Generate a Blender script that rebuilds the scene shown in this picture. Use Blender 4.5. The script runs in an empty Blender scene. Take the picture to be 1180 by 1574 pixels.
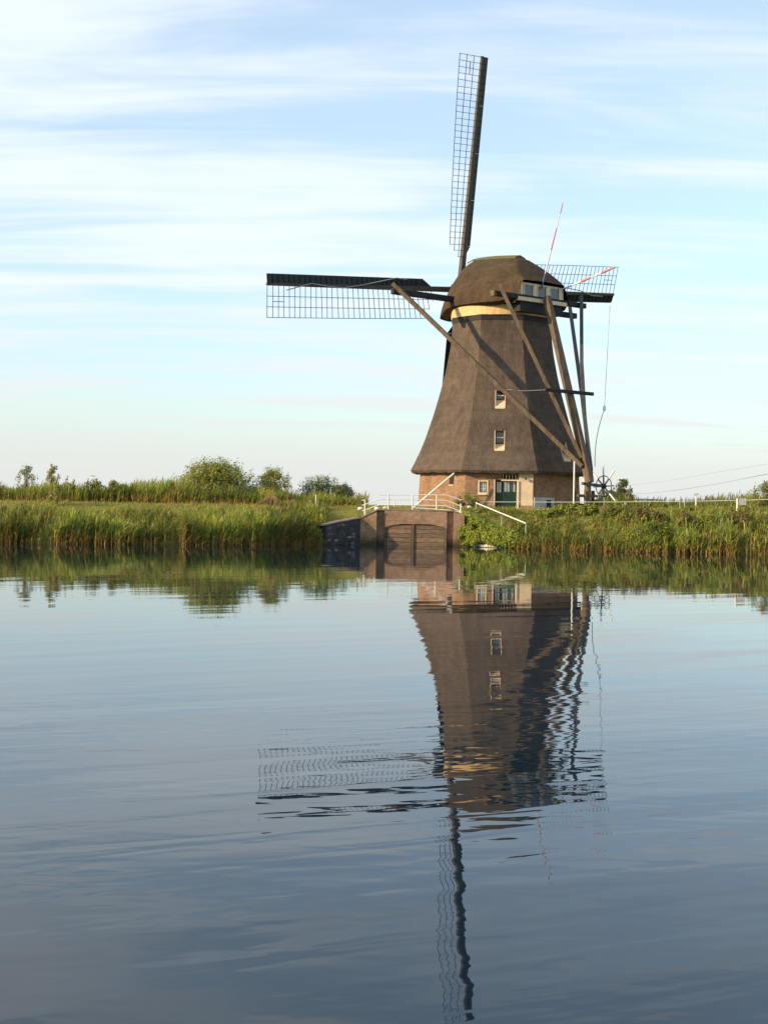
import bpy, math, random
import numpy as np
from mathutils import Vector, Matrix

R = math.radians
PI = math.pi
scn = bpy.context.scene
col = scn.collection
random.seed(7)
rng = np.random.default_rng(11)

# ------------------------------------------------------------------ camera
EYE = 2.0                                  # metres above the water
FPX = 2125.0                               # focal length in photo pixels (1180 wide)
ROLL = R(0.95)
PITCH = math.atan(11.0 / FPX)
cam_d = bpy.data.cameras.new('camera')
cam = bpy.data.objects.new('camera', cam_d)
col.objects.link(cam)
cam_d.sensor_fit = 'HORIZONTAL'
cam_d.sensor_width = 36.0
cam_d.lens = 36.0 * FPX / 1180.0
cam_d.clip_start = 0.1
cam_d.clip_end = 9000.0
cam.location = (0, 0, EYE)
cam.rotation_euler = (Matrix.Rotation(R(90) - PITCH, 4, 'X') @ Matrix.Rotation(ROLL, 4, 'Z')).to_euler()
scn.camera = cam

# ------------------------------------------------------------------ sky and sun
SUN_AZ = R(66)          # from straight behind the camera towards its left
SUN_EL = R(19.5)
to_sun = Vector((-math.sin(SUN_AZ) * math.cos(SUN_EL), -math.cos(SUN_AZ) * math.cos(SUN_EL), math.sin(SUN_EL)))

world = bpy.data.worlds.new('World')
scn.world = world
world.use_nodes = True
wt = world.node_tree
wt.nodes.clear()


def wn(kind, **kw):
    n = wt.nodes.new(kind)
    for k, v in kw.items():
        setattr(n, k, v)
    return n


def wmath(op, a, b=None, clamp=False):
    n = wn('ShaderNodeMath', operation=op, use_clamp=clamp)
    for i, v in enumerate((a, b)):
        if v is None:
            continue
        if isinstance(v, (int, float)):
            n.inputs[i].default_value = v
        else:
            wt.links.new(v, n.inputs[i])
    return n.outputs[0]


w_out = wn('ShaderNodeOutputWorld')
w_bg = wn('ShaderNodeBackground')
w_bg.inputs['Strength'].default_value = 0.15
sky = wn('ShaderNodeTexSky', sky_type='NISHITA', sun_disc=False)
sky.sun_elevation = SUN_EL
sky.sun_rotation = math.atan2(to_sun.x, to_sun.y)
sky.altitude = 0
sky.air_density = 1.0
sky.dust_density = 1.2
sky.ozone_density = 1.0
tc = wn('ShaderNodeTexCoord')
sep = wn('ShaderNodeSeparateXYZ')
wt.links.new(tc.outputs['Generated'], sep.inputs[0])
zc = wmath('MAXIMUM', sep.outputs['Z'], 0.0)
zd = wmath('ADD', zc, 0.10)
cmb = wn('ShaderNodeCombineXYZ')
wt.links.new(wmath('DIVIDE', sep.outputs['X'], zd), cmb.inputs[0])
wt.links.new(wmath('DIVIDE', sep.outputs['Y'], zd), cmb.inputs[1])


def wnoise(loc, rot, scale, nscale, detail, rough, dist):
    m = wn('ShaderNodeMapping')
    m.inputs['Location'].default_value = loc
    m.inputs['Rotation'].default_value = (0, 0, rot)
    m.inputs['Scale'].default_value = scale
    wt.links.new(cmb.outputs[0], m.inputs[0])
    n = wn('ShaderNodeTexNoise', noise_dimensions='2D')
    n.inputs['Scale'].default_value = nscale
    n.inputs['Detail'].default_value = detail
    n.inputs['Roughness'].default_value = rough
    n.inputs['Distortion'].default_value = dist
    wt.links.new(m.outputs[0], n.inputs['Vector'])
    return n.outputs['Fac']


def wramp(v, lo, hi):
    n = wn('ShaderNodeMapRange', interpolation_type='SMOOTHSTEP')
    wt.links.new(v, n.inputs['Value'])
    n.inputs['From Min'].default_value = lo
    n.inputs['From Max'].default_value = hi
    return n.outputs[0]


c1 = wnoise((3.1, 7.7, 0), R(6), (0.42, 1.55, 1), 1.9, 7, 0.54, 0.35)     # veils
c2 = wnoise((1.3, 2.9, 0), R(6), (0.35, 2.2, 1), 3.0, 6, 0.6, 0.8)        # fine streaks
mix12 = wmath('ADD', wmath('MULTIPLY', c1, 0.78), wmath('MULTIPLY', c2, 0.22))
cloud = wmath('ADD', wmath('MULTIPLY', wramp(mix12, 0.37, 0.67), 0.54), 0.36)
# the thin cloud sheet is seen edge-on towards the horizon and closes up there
edge = wn('ShaderNodeMapRange', interpolation_type='SMOOTHSTEP')
wt.links.new(zc, edge.inputs['Value'])
edge.inputs['From Min'].default_value = 0.0
edge.inputs['From Max'].default_value = 0.115
edge.inputs['To Min'].default_value = 0.92
edge.inputs['To Max'].default_value = 0.0
cover = wmath('MAXIMUM', cloud, edge.outputs[0])
cmix = wn('ShaderNodeMix', data_type='RGBA')
wt.links.new(cover, cmix.inputs['Factor'])
tint = wn('ShaderNodeMix', data_type='RGBA', blend_type='MULTIPLY')      # white balance of the clear sky
tint.inputs['Factor'].default_value = 1.0
wt.links.new(sky.outputs[0], tint.inputs['A'])
tint.inputs['B'].default_value = (0.86, 1.02, 1.12, 1)
wt.links.new(tint.outputs['Result'], cmix.inputs['A'])
# cloud colour: creamier low down, whiter up
ccol = wn('ShaderNodeMix', data_type='RGBA')
wt.links.new(wramp(zc, 0.0, 0.2), ccol.inputs['Factor'])
ccol.inputs['A'].default_value = (3.45, 3.52, 3.48, 1)
ccol.inputs['B'].default_value = (4.0, 4.32, 4.6, 1)
wt.links.new(ccol.outputs['Result'], cmix.inputs['B'])
wt.links.new(cmix.outputs['Result'], w_bg.inputs['Color'])
wt.links.new(w_bg.outputs[0], w_out.inputs['Surface'])

sun_d = bpy.data.lights.new('sun', 'SUN')
sun_d.energy = 4.1
sun_d.angle = R(0.6)
sun_d.color = (1.0, 0.74, 0.47)
sun = bpy.data.objects.new('sun', sun_d)
col.objects.link(sun)
sun.rotation_euler = to_sun.to_track_quat('Z', 'Y').to_euler()
sun.location = (-60, -30, 60)

scn.view_settings.view_transform = 'Standard'
scn.view_settings.look = 'None'
scn.view_settings.exposure = 0.68
scn.view_settings.gamma = 1.0
scn.view_settings.use_curve_mapping = False
scn.render.engine = 'CYCLES'
scn.cycles.use_denoising = True
scn.cycles.max_bounces = 8
scn.cycles.transparent_max_bounces = 8
scn.cycles.caustics_reflective = False
scn.cycles.caustics_refractive = False
scn.cycles.sample_clamp_indirect = 4.0

# ------------------------------------------------------------------ helpers
CX, CY, HOR = 590.0, 787.0, 776.0


def at(px, py, Y):
    """point at depth Y metres that the survey of the photograph gives for a pixel"""
    u, v = px - CX, py - CY
    c, s = math.cos(ROLL), math.sin(ROLL)
    x = c * u + s * v
    y = -s * u + c * v
    return Vector((x * Y / FPX, Y, EYE - (y - (HOR - CY)) * Y / FPX))


def smooth(a, b, x):
    t = np.clip((x - a) / (b - a), 0, 1)
    return t * t * (3 - 2 * t)


ORIGIN = {}


def tag(o, label=None, cat=None, group=None, kind=None):
    if label: o['label'] = label
    if cat: o['category'] = cat
    if group: o['group'] = group
    if kind: o['kind'] = kind
    return o


def empty(name, loc, parent=None):
    o = bpy.data.objects.new(name, None)
    col.objects.link(o)
    o.empty_display_size = 0.3
    loc = Vector(loc)
    ORIGIN[o.name] = loc
    o.location = loc if parent is None else loc - ORIGIN[parent.name]
    if parent: o.parent = parent
    return o


def link_mesh(name, me, mat, parent=None, origin=None):
    if mat is not None and not me.materials:
        for m in (mat if isinstance(mat, (list, tuple)) else [mat]):
            me.materials.append(m)
    o = bpy.data.objects.new(name, me)
    col.objects.link(o)
    origin = Vector(origin) if origin is not None else Vector((0, 0, 0))
    ORIGIN[o.name] = origin
    o.location = origin if parent is None else origin - ORIGIN[parent.name]
    if parent: o.parent = parent
    return o


class MB:
    """collects faces in world coordinates, then becomes one mesh object"""

    def __init__(self):
        self.v, self.f, self.s = [], [], []

    def face(self, pts, smooth=False):
        n = len(self.v)
        self.v += [tuple(p) for p in pts]
        self.f.append(tuple(range(n, n + len(pts))))
        self.s.append(smooth)

    def add(self, verts, faces, smooth=False):
        n = len(self.v)
        self.v += [tuple(p) for p in verts]
        for f in faces:
            self.f.append(tuple(i + n for i in f))
            self.s.append(smooth)

    def hexa(self, b, t):
        """bottom quad b, top quad t"""
        self.add(list(b) + list(t), [(3, 2, 1, 0), (4, 5, 6, 7), (0, 1, 5, 4), (1, 2, 6, 5), (2, 3, 7, 6), (3, 0, 4, 7)])

    def beam(self, p0, p1, w, h=None, up=(0, 0, 1), w1=None, h1=None):
        h = w if h is None else h
        w1 = w if w1 is None else w1
        h1 = h if h1 is None else h1
        p0, p1 = Vector(p0), Vector(p1)
        d = (p1 - p0).normalized()
        up = Vector(up)
        s = d.cross(up)
        if s.length < 1e-4: s = d.cross(Vector((1, 0, 0)))
        s.normalize()
        u = s.cross(d).normalized()
        q = lambda p, a, b: [p - s * a - u * b, p + s * a - u * b, p + s * a + u * b, p - s * a + u * b]
        self.hexa(q(p0, w / 2, h / 2), q(p1, w1 / 2, h1 / 2))

    def box(self, lo, hi):
        x0, y0, z0 = lo
        x1, y1, z1 = hi
        self.hexa([(x0, y0, z0), (x1, y0, z0), (x1, y1, z0), (x0, y1, z0)], [(x0, y0, z1), (x1, y0, z1), (x1, y1, z1), (x0, y1, z1)])

    def obox(self, c, ax, ay, az, sx, sy, sz):
        """oriented box centred at c"""
        c, ax, ay, az = Vector(c), Vector(ax) * sx / 2, Vector(ay) * sy / 2, Vector(az) * sz / 2
        self.hexa([c - ax - ay - az, c + ax - ay - az, c + ax + ay - az, c - ax + ay - az],
                  [c - ax - ay + az, c + ax - ay + az, c + ax + ay + az, c - ax + ay + az])

    def tube(self, pts, r, n=8, r1=None, cap=True):
        pts = [Vector(p) for p in pts]
        r1 = r if r1 is None else r1
        rings = []
        ref = None
        for i, p in enumerate(pts):
            a = pts[max(i - 1, 0)]
            b = pts[min(i + 1, len(pts) - 1)]
            d = (b - a).normalized()
            if ref is None:
                ref = d.cross(Vector((0, 0, 1)))
                if ref.length < 1e-3: ref = d.cross(Vector((1, 0, 0)))
            s = (ref - d * ref.dot(d)).normalized()
            ref = s
            t = d.cross(s)
            rr = r + (r1 - r) * i / max(len(pts) - 1, 1)
            rings.append([p + (s * math.cos(2 * PI * k / n) + t * math.sin(2 * PI * k / n)) * rr for k in range(n)])
        verts = [v for ring in rings for v in ring]
        faces = []
        for i in range(len(rings) - 1):
            for k in range(n):
                faces.append((i * n + k, i * n + (k + 1) % n, (i + 1) * n + (k + 1) % n, (i + 1) * n + k))
        self.add(verts, faces, True)
        if cap:
            self.add(rings[0], [tuple(range(n))[::-1]])
            self.add(rings[-1], [tuple(range(n))])

    def build(self, name, mat, parent=None, base=True, bevel=0.0):
        v = np.array(self.v, dtype=float)
        lo, hi = v.min(0), v.max(0)
        o = Vector(((lo[0] + hi[0]) / 2, (lo[1] + hi[1]) / 2, lo[2] if base else (lo[2] + hi[2]) / 2))
        me = bpy.data.meshes.new(name)
        me.from_pydata([tuple(Vector(p) - o) for p in self.v], [], self.f)
        me.polygons.foreach_set('use_smooth', self.s)
        me.update()
        ob = link_mesh(name, me, mat, parent, o)
        if bevel:
            b = ob.modifiers.new('bevel', 'BEVEL')
            b.width = bevel
            b.segments = 1
        return ob


def big_mesh(name, V, F, tint=None, smooth_=False):
    """V (n,3), F (m,4) or (m,3) int arrays, tint (n,3) colours"""
    me = bpy.data.meshes.new(name)
    V = np.asarray(V, dtype=np.float32)
    F = np.asarray(F, dtype=np.int32)
    k = F.shape[1]
    me.vertices.add(len(V))
    me.vertices.foreach_set('co', V.ravel())
    me.loops.add(F.size)
    me.loops.foreach_set('vertex_index', F.ravel())
    me.polygons.add(len(F))
    me.polygons.foreach_set('loop_start', np.arange(0, F.size, k, dtype=np.int32))
    me.polygons.foreach_set('loop_total', np.full(len(F), k, dtype=np.int32))
    if smooth_:
        me.polygons.foreach_set('use_smooth', np.ones(len(F), dtype=bool))
    if tint is not None:
        at_ = me.color_attributes.new('tint', 'FLOAT_COLOR', 'POINT')
        c = np.ones((len(V), 4), dtype=np.float32)
        c[:, :3] = tint
        at_.data.foreach_set('color', c.ravel())
    me.update(calc_edges=True)
    me.validate()
    return me


# ------------------------------------------------------------------ materials
def new_mat(name):
    m = bpy.data.materials.new(name)
    m.use_nodes = True
    nt = m.node_tree
    return m, nt, nt.nodes['Principled BSDF']


def N(nt, kind, **kw):
    n = nt.nodes.new(kind)
    for k, v in kw.items():
        setattr(n, k, v)
    return n


def noise_node(nt, vec, scale, detail=4, rough=0.55, dist=0.0, vscale=None, rot=None):
    if vscale is not None or rot is not None:
        for key, val in (('Rotation', rot), ('Scale', vscale)):      # turn first, then stretch
            if val is None: continue
            mp = N(nt, 'ShaderNodeMapping')
            mp.inputs[key].default_value = val
            nt.links.new(vec, mp.inputs[0])
            vec = mp.outputs[0]
    n = N(nt, 'ShaderNodeTexNoise')
    n.inputs['Scale'].default_value = scale
    n.inputs['Detail'].default_value = detail
    n.inputs['Roughness'].default_value = rough
    n.inputs['Distortion'].default_value = dist
    nt.links.new(vec, n.inputs['Vector'])
    return n.outputs['Fac']


def ramp_node(nt, fac, stops):
    r = N(nt, 'ShaderNodeValToRGB')
    els = r.color_ramp.elements
    while len(els) < len(stops): els.new(0.5)
    for e, (p, c) in zip(els, stops):
        e.position = p
        e.color = (*c, 1)
    nt.links.new(fac, r.inputs[0])
    return r.outputs[0]


def mixc(nt, fac, a, b, mode='MIX'):
    m = N(nt, 'ShaderNodeMix', data_type='RGBA', blend_type=mode)
    for sock, v in (('Factor', fac), ('A', a), ('B', b)):
        if isinstance(v, (int, float)):
            m.inputs[sock].default_value = v
        elif isinstance(v, tuple):
            m.inputs[sock].default_value = (*v, 1)
        else:
            nt.links.new(v, m.inputs[sock])
    return m.outputs['Result']


def bump(nt, bsdf, h, dist, strength=1.0, normal=None):
    b = N(nt, 'ShaderNodeBump')
    b.inputs['Distance'].default_value = dist
    b.inputs['Strength'].default_value = strength
    nt.links.new(h, b.inputs['Height'])
    if normal is not None: nt.links.new(normal, b.inputs['Normal'])
    nt.links.new(b.outputs[0], bsdf.inputs['Normal'])
    return b.outputs[0]


def geo_pos(nt):
    return N(nt, 'ShaderNodeNewGeometry').outputs['Position']


def simple_mat(name, c, rough=0.7, var=0.25, scale=3.0, vscale=None, bumpd=0.0, dark=None, metallic=0.0):
    m, nt, b = new_mat(name)
    pos = geo_pos(nt)
    n = noise_node(nt, pos, scale, 5, 0.6, 0.2, vscale)
    lo = tuple(x * (1 - var) for x in c) if dark is None else dark
    hi = tuple(min(x * (1 + var), 1) for x in c)
    nt.links.new(ramp_node(nt, n, [(0.3, lo), (0.7, hi)]), b.inputs['Base Color'])
    b.inputs['Roughness'].default_value = rough
    b.inputs['Metallic'].default_value = metallic
    b.inputs['Specular IOR Level'].default_value = 0.3
    if bumpd:
        bump(nt, b, n, bumpd)
    return m


def thatch_mat(name, lo, hi, moss=None, moss_z=(0, 1)):
    m, nt, b = new_mat(name)
    pos = geo_pos(nt)
    big = noise_node(nt, pos, 0.55, 5, 0.6, 0.3)
    mid = noise_node(nt, pos, 2.6, 6, 0.65, 0.2, (1, 1, 0.6))
    straw = noise_node(nt, pos, 9.0, 4, 0.7, 0.0, (1, 1, 0.22))
    course = noise_node(nt, pos, 1.0, 3, 0.5, 0.4, (0.5, 0.5, 4.5))
    c = ramp_node(nt, mid, [(0.28, lo), (0.72, hi)])
    c = mixc(nt, 0.40, c, ramp_node(nt, big, [(0.3, (0.62, 0.62, 0.66)), (0.7, (1.25, 1.22, 1.18))]), 'MULTIPLY')
    c = mixc(nt, 0.45, c, ramp_node(nt, straw, [(0.3, (0.55, 0.55, 0.55)), (0.75, (1.3, 1.3, 1.3))]), 'MULTIPLY')
    streak = noise_node(nt, pos, 1.0, 5, 0.6, 0.2, (1.9, 1.9, 0.16))
    c = mixc(nt, 0.30, c, ramp_node(nt, streak, [(0.32, (0.66, 0.67, 0.70)), (0.68, (1.22, 1.20, 1.16))]), 'MULTIPLY')
    patch_n = noise_node(nt, pos, 0.33, 2, 0.4, 0.6)
    c = mixc(nt, 0.5, c, ramp_node(nt, patch_n, [(0.42, (0.86, 0.86, 0.90)), (0.58, (1.10, 1.08, 1.04))]), 'MULTIPLY')
    c = mixc(nt, 0.35, c, ramp_node(nt, course, [(0.35, (0.7, 0.7, 0.7)), (0.65, (1.15, 1.15, 1.15))]), 'MULTIPLY')
    if moss is not None:
        s = N(nt, 'ShaderNodeSeparateXYZ')
        nt.links.new(pos, s.inputs[0])
        mr = N(nt, 'ShaderNodeMapRange', interpolation_type='SMOOTHSTEP')
        nt.links.new(s.outputs['Z'], mr.inputs['Value'])
        mr.inputs['From Min'].default_value, mr.inputs['From Max'].default_value = moss_z
        mm = N(nt, 'ShaderNodeMath', operation='MULTIPLY')
        nt.links.new(mr.outputs[0], mm.inputs[0])
        nt.links.new(mid, mm.inputs[1])
        c = mixc(nt, mm.outputs[0], c, moss)
    nt.links.new(c, b.inputs['Base Color'])
    b.inputs['Roughness'].default_value = 0.95
    b.inputs['Specular IOR Level'].default_value = 0.1
    add = N(nt, 'ShaderNodeMath', operation='ADD')
    nt.links.new(straw, add.inputs[0])
    nt.links.new(mid, add.inputs[1])
    bump(nt, b, add.outputs[0], 0.05, 0.7)
    return m


def brick_mat(name, c1, c2, mortar, ax=(1, 0), stain=0.4, scale=1.0, algae=False):
    """running bond; ax is the horizontal direction of the wall"""
    m, nt, b = new_mat(name)
    pos = geo_pos(nt)
    dot = N(nt, 'ShaderNodeVectorMath', operation='DOT_PRODUCT')
    nt.links.new(pos, dot.inputs[0])
    dot.inputs[1].default_value = (ax[0], ax[1], 0)
    sp = N(nt, 'ShaderNodeSeparateXYZ')
    nt.links.new(pos, sp.inputs[0])
    cb = N(nt, 'ShaderNodeCombineXYZ')
    nt.links.new(dot.outputs['Value'], cb.inputs[0])
    nt.links.new(sp.outputs['Z'], cb.inputs[1])
    br = N(nt, 'ShaderNodeTexBrick')
    br.inputs['Color1'].default_value = (*c1, 1)
    br.inputs['Color2'].default_value = (*c2, 1)
    br.inputs['Mortar'].default_value = (*mortar, 1)
    br.inputs['Scale'].default_value = scale
    br.inputs['Mortar Size'].default_value = 0.009
    br.inputs['Brick Width'].default_value = 0.23
    br.inputs['Row Height'].default_value = 0.07
    br.inputs['Bias'].default_value = -0.1
    nt.links.new(cb.outputs[0], br.inputs['Vector'])
    n1 = noise_node(nt, pos, 1.3, 6, 0.65, 0.3)
    n2 = noise_node(nt, pos, 5.0, 4, 0.6)
    c = mixc(nt, stain, br.outputs['Color'], ramp_node(nt, n1, [(0.3, (0.45, 0.45, 0.47)), (0.7, (1.35, 1.3, 1.25))]), 'MULTIPLY')
    c = mixc(nt, 0.5, c, ramp_node(nt, n2, [(0.3, (0.6, 0.6, 0.6)), (0.7, (1.3, 1.3, 1.3))]), 'MULTIPLY')
    if algae:       # lime bloom on the upper courses
        bl = noise_node(nt, pos, 2.2, 5, 0.7, 0.6)
        c = mixc(nt, ramp_node(nt, bl, [(0.56, (0, 0, 0)), (0.72, (0.55, 0.55, 0.55))]), c, (0.46, 0.40, 0.33))
    if algae:       # wet, dark tide line above the water
        mr = N(nt, 'ShaderNodeMapRange', interpolation_type='SMOOTHSTEP')
        sh = N(nt, 'ShaderNodeMath', operation='MULTIPLY_ADD')
        nt.links.new(n1, sh.inputs[0])
        sh.inputs[1].default_value = -0.9
        nt.links.new(sp.outputs['Z'], sh.inputs[2])
        nt.links.new(sh.outputs[0], mr.inputs['Value'])
        mr.inputs['From Min'].default_value = -0.35
        mr.inputs['From Max'].default_value = 0.15
        mr.inputs['To Min'].default_value = 0.85
        mr.inputs['To Max'].default_value = 0.0
        c = mixc(nt, mr.outputs[0], c, (0.022, 0.026, 0.016))
    nt.links.new(c, b.inputs['Base Color'])
    b.inputs['Roughness'].default_value = 0.9
    b.inputs['Specular IOR Level'].default_value = 0.2
    bump(nt, b, br.outputs['Fac'], -0.012)
    return m


def leaf_mat(name, mult=(1, 1, 1), transl=0.35, rough=0.6):
    m, nt, b = new_mat(name)
    a = N(nt, 'ShaderNodeAttribute', attribute_name='tint')
    c = mixc(nt, 1.0, a.outputs['Color'], mult, 'MULTIPLY')
    nt.links.new(c, b.inputs['Base Color'])
    b.inputs['Roughness'].default_value = rough
    b.inputs['Specular IOR Level'].default_value = 0.25
    tr = N(nt, 'ShaderNodeBsdfTranslucent')
    nt.links.new(mixc(nt, 1.0, c, (1.15, 1.2, 0.6), 'MULTIPLY'), tr.inputs['Color'])
    ms = N(nt, 'ShaderNodeMixShader')
    ms.inputs[0].default_value = transl
    nt.links.new(b.outputs[0], ms.inputs[1])
    nt.links.new(tr.outputs[0], ms.inputs[2])
    nt.links.new(ms.outputs[0], nt.nodes['Material Output'].inputs['Surface'])
    return m


def glass_mat(name, c=(0.02, 0.03, 0.04), rough=0.05):
    m, nt, b = new_mat(name)
    b.inputs['Base Color'].default_value = (*c, 1)
    b.inputs['Roughness'].default_value = rough
    b.inputs['Specular IOR Level'].default_value = 0.9
    return m


M = {}
M['thatch'] = thatch_mat('thatch', (0.080, 0.062, 0.049), (0.134, 0.105, 0.081))
M['cap_thatch'] = thatch_mat('cap_thatch', (0.052, 0.037, 0.023), (0.095, 0.067, 0.041), (0.075, 0.068, 0.034), (15.8, 17.6))
M['moss'] = simple_mat('ridge_moss', (0.10, 0.105, 0.05), 0.9, 0.35, 5)
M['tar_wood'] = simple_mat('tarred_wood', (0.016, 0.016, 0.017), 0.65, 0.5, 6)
M['green_board'] = simple_mat('dark_green_board', (0.012, 0.022, 0.022), 0.5, 0.35, 6)
M['steel'] = simple_mat('dark_iron', (0.020, 0.021, 0.024), 0.5, 0.3, 8)
M['stock'] = simple_mat('stock_paint', (0.085, 0.072, 0.058), 0.7, 0.3, 5)
M['old_wood'] = simple_mat('weathered_wood', (0.120, 0.088, 0.058), 0.85, 0.4, 4, (1, 1, 0.3), 0.01)
M['grey_wood'] = simple_mat('grey_painted_wood', (0.060, 0.062, 0.068), 0.6, 0.3, 4, (1, 1, 0.3))
M['cream'] = simple_mat('cream_paint', (0.62, 0.50, 0.33), 0.6, 0.15, 5)
M['golden'] = simple_mat('golden_paint', (0.62, 0.42, 0.19), 0.6, 0.18, 5)
M['white'] = simple_mat('white_paint', (0.66, 0.64, 0.58), 0.5, 0.10, 5)
M['painted_glare'] = simple_mat('painted_glare', (0.66, 0.62, 0.55), 0.85, 0.2, 3)
M['greenrail'] = simple_mat('pale_green_rail', (0.38, 0.43, 0.35), 0.55, 0.15, 5)
M['plaster'] = simple_mat('plaster', (0.55, 0.43, 0.30), 0.9, 0.18, 2.0)
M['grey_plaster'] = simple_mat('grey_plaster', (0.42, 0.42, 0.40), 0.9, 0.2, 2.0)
M['door_green'] = simple_mat('door_green', (0.010, 0.034, 0.024), 0.35, 0.3, 4)
M['rope'] = simple_mat('rope', (0.30, 0.29, 0.27), 0.9, 0.2, 12)
M['red'] = simple_mat('red_paint', (0.62, 0.19, 0.16), 0.6, 0.15, 5)
M['blue'] = simple_mat('blue_paint', (0.07, 0.16, 0.33), 0.6, 0.15, 5)
M['maroon'] = simple_mat('maroon_paint', (0.075, 0.022, 0.018), 0.6, 0.2, 5)
M['stone'] = simple_mat('white_stone', (0.66, 0.62, 0.54), 0.9, 0.25, 4, bumpd=0.03)
M['tar_stone'] = simple_mat('tarred_stone', (0.050, 0.049, 0.050), 0.75, 0.5, 3.0, bumpd=0.02)
M['pale_stone'] = simple_mat('pale_mortar', (0.13, 0.125, 0.118), 0.9, 0.75, 7)
M['coping'] = simple_mat('coping_stone', (0.20, 0.155, 0.12), 0.9, 0.35, 3, bumpd=0.01)
M['glass'] = glass_mat('window_glass')
M['pane'] = glass_mat('curtained_glass', (0.30, 0.33, 0.33), 0.12)
M['bark'] = simple_mat('bark', (0.07, 0.055, 0.04), 0.9, 0.3, 6)
M['leaf'] = leaf_mat('leaf')
M['reed'] = leaf_mat('reed_leaf', transl=0.40)
M['cable'] = simple_mat('cable_grey', (0.22, 0.23, 0.24), 0.6, 0.1, 5)

# brick materials need the direction of their wall
MC = Vector((7.0, 84.5, 0))                       # mill axis
BETA = math.atan2(-MC.y, -MC.x)                   # the front face looks at the photographer's bank
FN = [Vector((math.cos(BETA + k * PI / 4), math.sin(BETA + k * PI / 4), 0)) for k in range(8)]


def tangent(k):
    return Vector((-FN[k].y, FN[k].x, 0))         # runs to the viewer's right on the front face


for k in range(8):
    t = tangent(k)
    M['brick%d' % k] = brick_mat('mill_brick_%d' % k, (0.33, 0.185, 0.100), (0.235, 0.128, 0.072), (0.30, 0.235, 0.165), (t.x, t.y), 0.6)
M['quay_brick'] = brick_mat('quay_brick', (0.37, 0.22, 0.130), (0.27, 0.155, 0.092), (0.36, 0.29, 0.21), (1, 0), 0.55, algae=True)

# ------------------------------------------------------------------ ground and water
SH_X = np.array([-400, -60, -30, -18, -12, -6, -3.6, -2.75, -1.25, -1.2, 3.95, 4.0, 5.2, 6.6, 9, 13, 18, 30, 60, 400], float)
SH_Y = np.array([64.0, 62.2, 61.6, 61.9, 62.8, 64.4, 66.0, 66.9, 68.45, 69.2, 69.2, 68.4, 67.2, 66.2, 65.0, 63.8, 63.0, 62.6, 62.6, 64.0], float)
Z0_X = np.array([-400, -8, -5, -3.2, -2.75, -1.25, -0.5, 3.95, 4.6, 6.8, 9, 400], float)
Z0_V = np.array([0.05, 0.05, 0.2, 0.60, 0.92, 1.28, 1.72, 1.72, 1.15, 0.25, 0.10, 0.10], float)
W_X = np.array([-400, -8, -3, -0.5, 3.95, 7, 400], float)
W_V = np.array([8.5, 8.0, 5.5, 1.0, 1.0, 4.5, 4.2], float)


def shore(x): return np.interp(x, SH_X, SH_Y)


def ground_z(x, y):
    x = np.asarray(x, float)
    y = np.asarray(y, float)
    d = y - shore(x)
    z0 = np.interp(x, Z0_X, Z0_V)
    w = np.interp(x, W_X, W_V)
    top = 1.80 + 0.22 * smooth(9, 18, x) * smooth(14, 5, d)
    z = np.where(d < 0.42, -1.2 + (z0 + 1.2) * smooth(0.02, 0.42, d), z0 + (top - z0) * smooth(0, 1, (d - 0.3) / w * 0.92 + 0.04))
    n = 0.035 * np.sin(x * 1.7 + 0.4 * y) * np.sin(y * 1.3 - x * 0.3) + 0.02 * np.sin(x * 4.1) * np.sin(y * 3.7)
    return z + n * smooth(0.5, 3, d) * (0.3 + 0.7 * smooth(14, 7, d))


def grid_sheet(name, xs, ys, fz):
    X, Y = np.meshgrid(xs, ys)
    Z = fz(X, Y)
    V = np.stack([X.ravel(), Y.ravel(), Z.ravel()], 1)
    nx, ny = len(xs), len(ys)
    i = np.arange(nx * ny).reshape(ny, nx)
    F = np.stack([i[:-1, :-1].ravel(), i[:-1, 1:].ravel(), i[1:, 1:].ravel(), i[1:, :-1].ravel()], 1)
    return big_mesh(name, V, F, smooth_=True)


gm, nt, b = new_mat('grass_ground')
pos = geo_pos(nt)
n1 = noise_node(nt, pos, 0.5, 6, 0.65, 0.3)
n2 = noise_node(nt, pos, 6, 5, 0.7)
c = ramp_node(nt, n1, [(0.3, (0.14, 0.155, 0.035)), (0.55, (0.20, 0.20, 0.048)), (0.75, (0.27, 0.22, 0.08))])
c = mixc(nt, 0.6, c, ramp_node(nt, n2, [(0.3, (0.5, 0.5, 0.5)), (0.7, (1.4, 1.4, 1.4))]), 'MULTIPLY')
nt.links.new(c, b.inputs['Base Color'])
b.inputs['Roughness'].default_value = 1.0
b.inputs['Specular IOR Level'].default_value = 0.05
bump(nt, b, n2, 0.08)
xs = np.unique(np.concatenate([np.linspace(-4000, -60, 12), np.linspace(-60, -22, 24), np.arange(-22, 24, 0.25), np.linspace(24, 60, 24), np.linspace(60, 4000, 12)]))
ys = np.unique(np.concatenate([np.linspace(-60, 60, 6), np.arange(60, 82, 0.2), np.linspace(82, 110, 24), np.geomspace(110, 6000, 18)]))
me = grid_sheet('ground', xs, ys, ground_z)
tag(link_mesh('ground', me, gm), kind='structure')

# path along the top of the dike
pm = simple_mat('worn_path', (0.24, 0.215, 0.13), 0.95, 0.3, 4)
V, F = [], []
px_ = np.arange(-60, 24.1, 0.75)
for i, x in enumerate(px_):
    y0 = 72.6 + 0.15 * math.sin(x * 0.2)
    for y in (y0, y0 + 1.3):
        V.append((x, y, float(ground_z(x, y)) + 0.012))
for i in range(len(px_) - 1):
    F.append((2 * i, 2 * i + 2, 2 * i + 3, 2 * i + 1))
tag(link_mesh('path', big_mesh('path', V, F, smooth_=True), pm), kind='structure')

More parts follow.
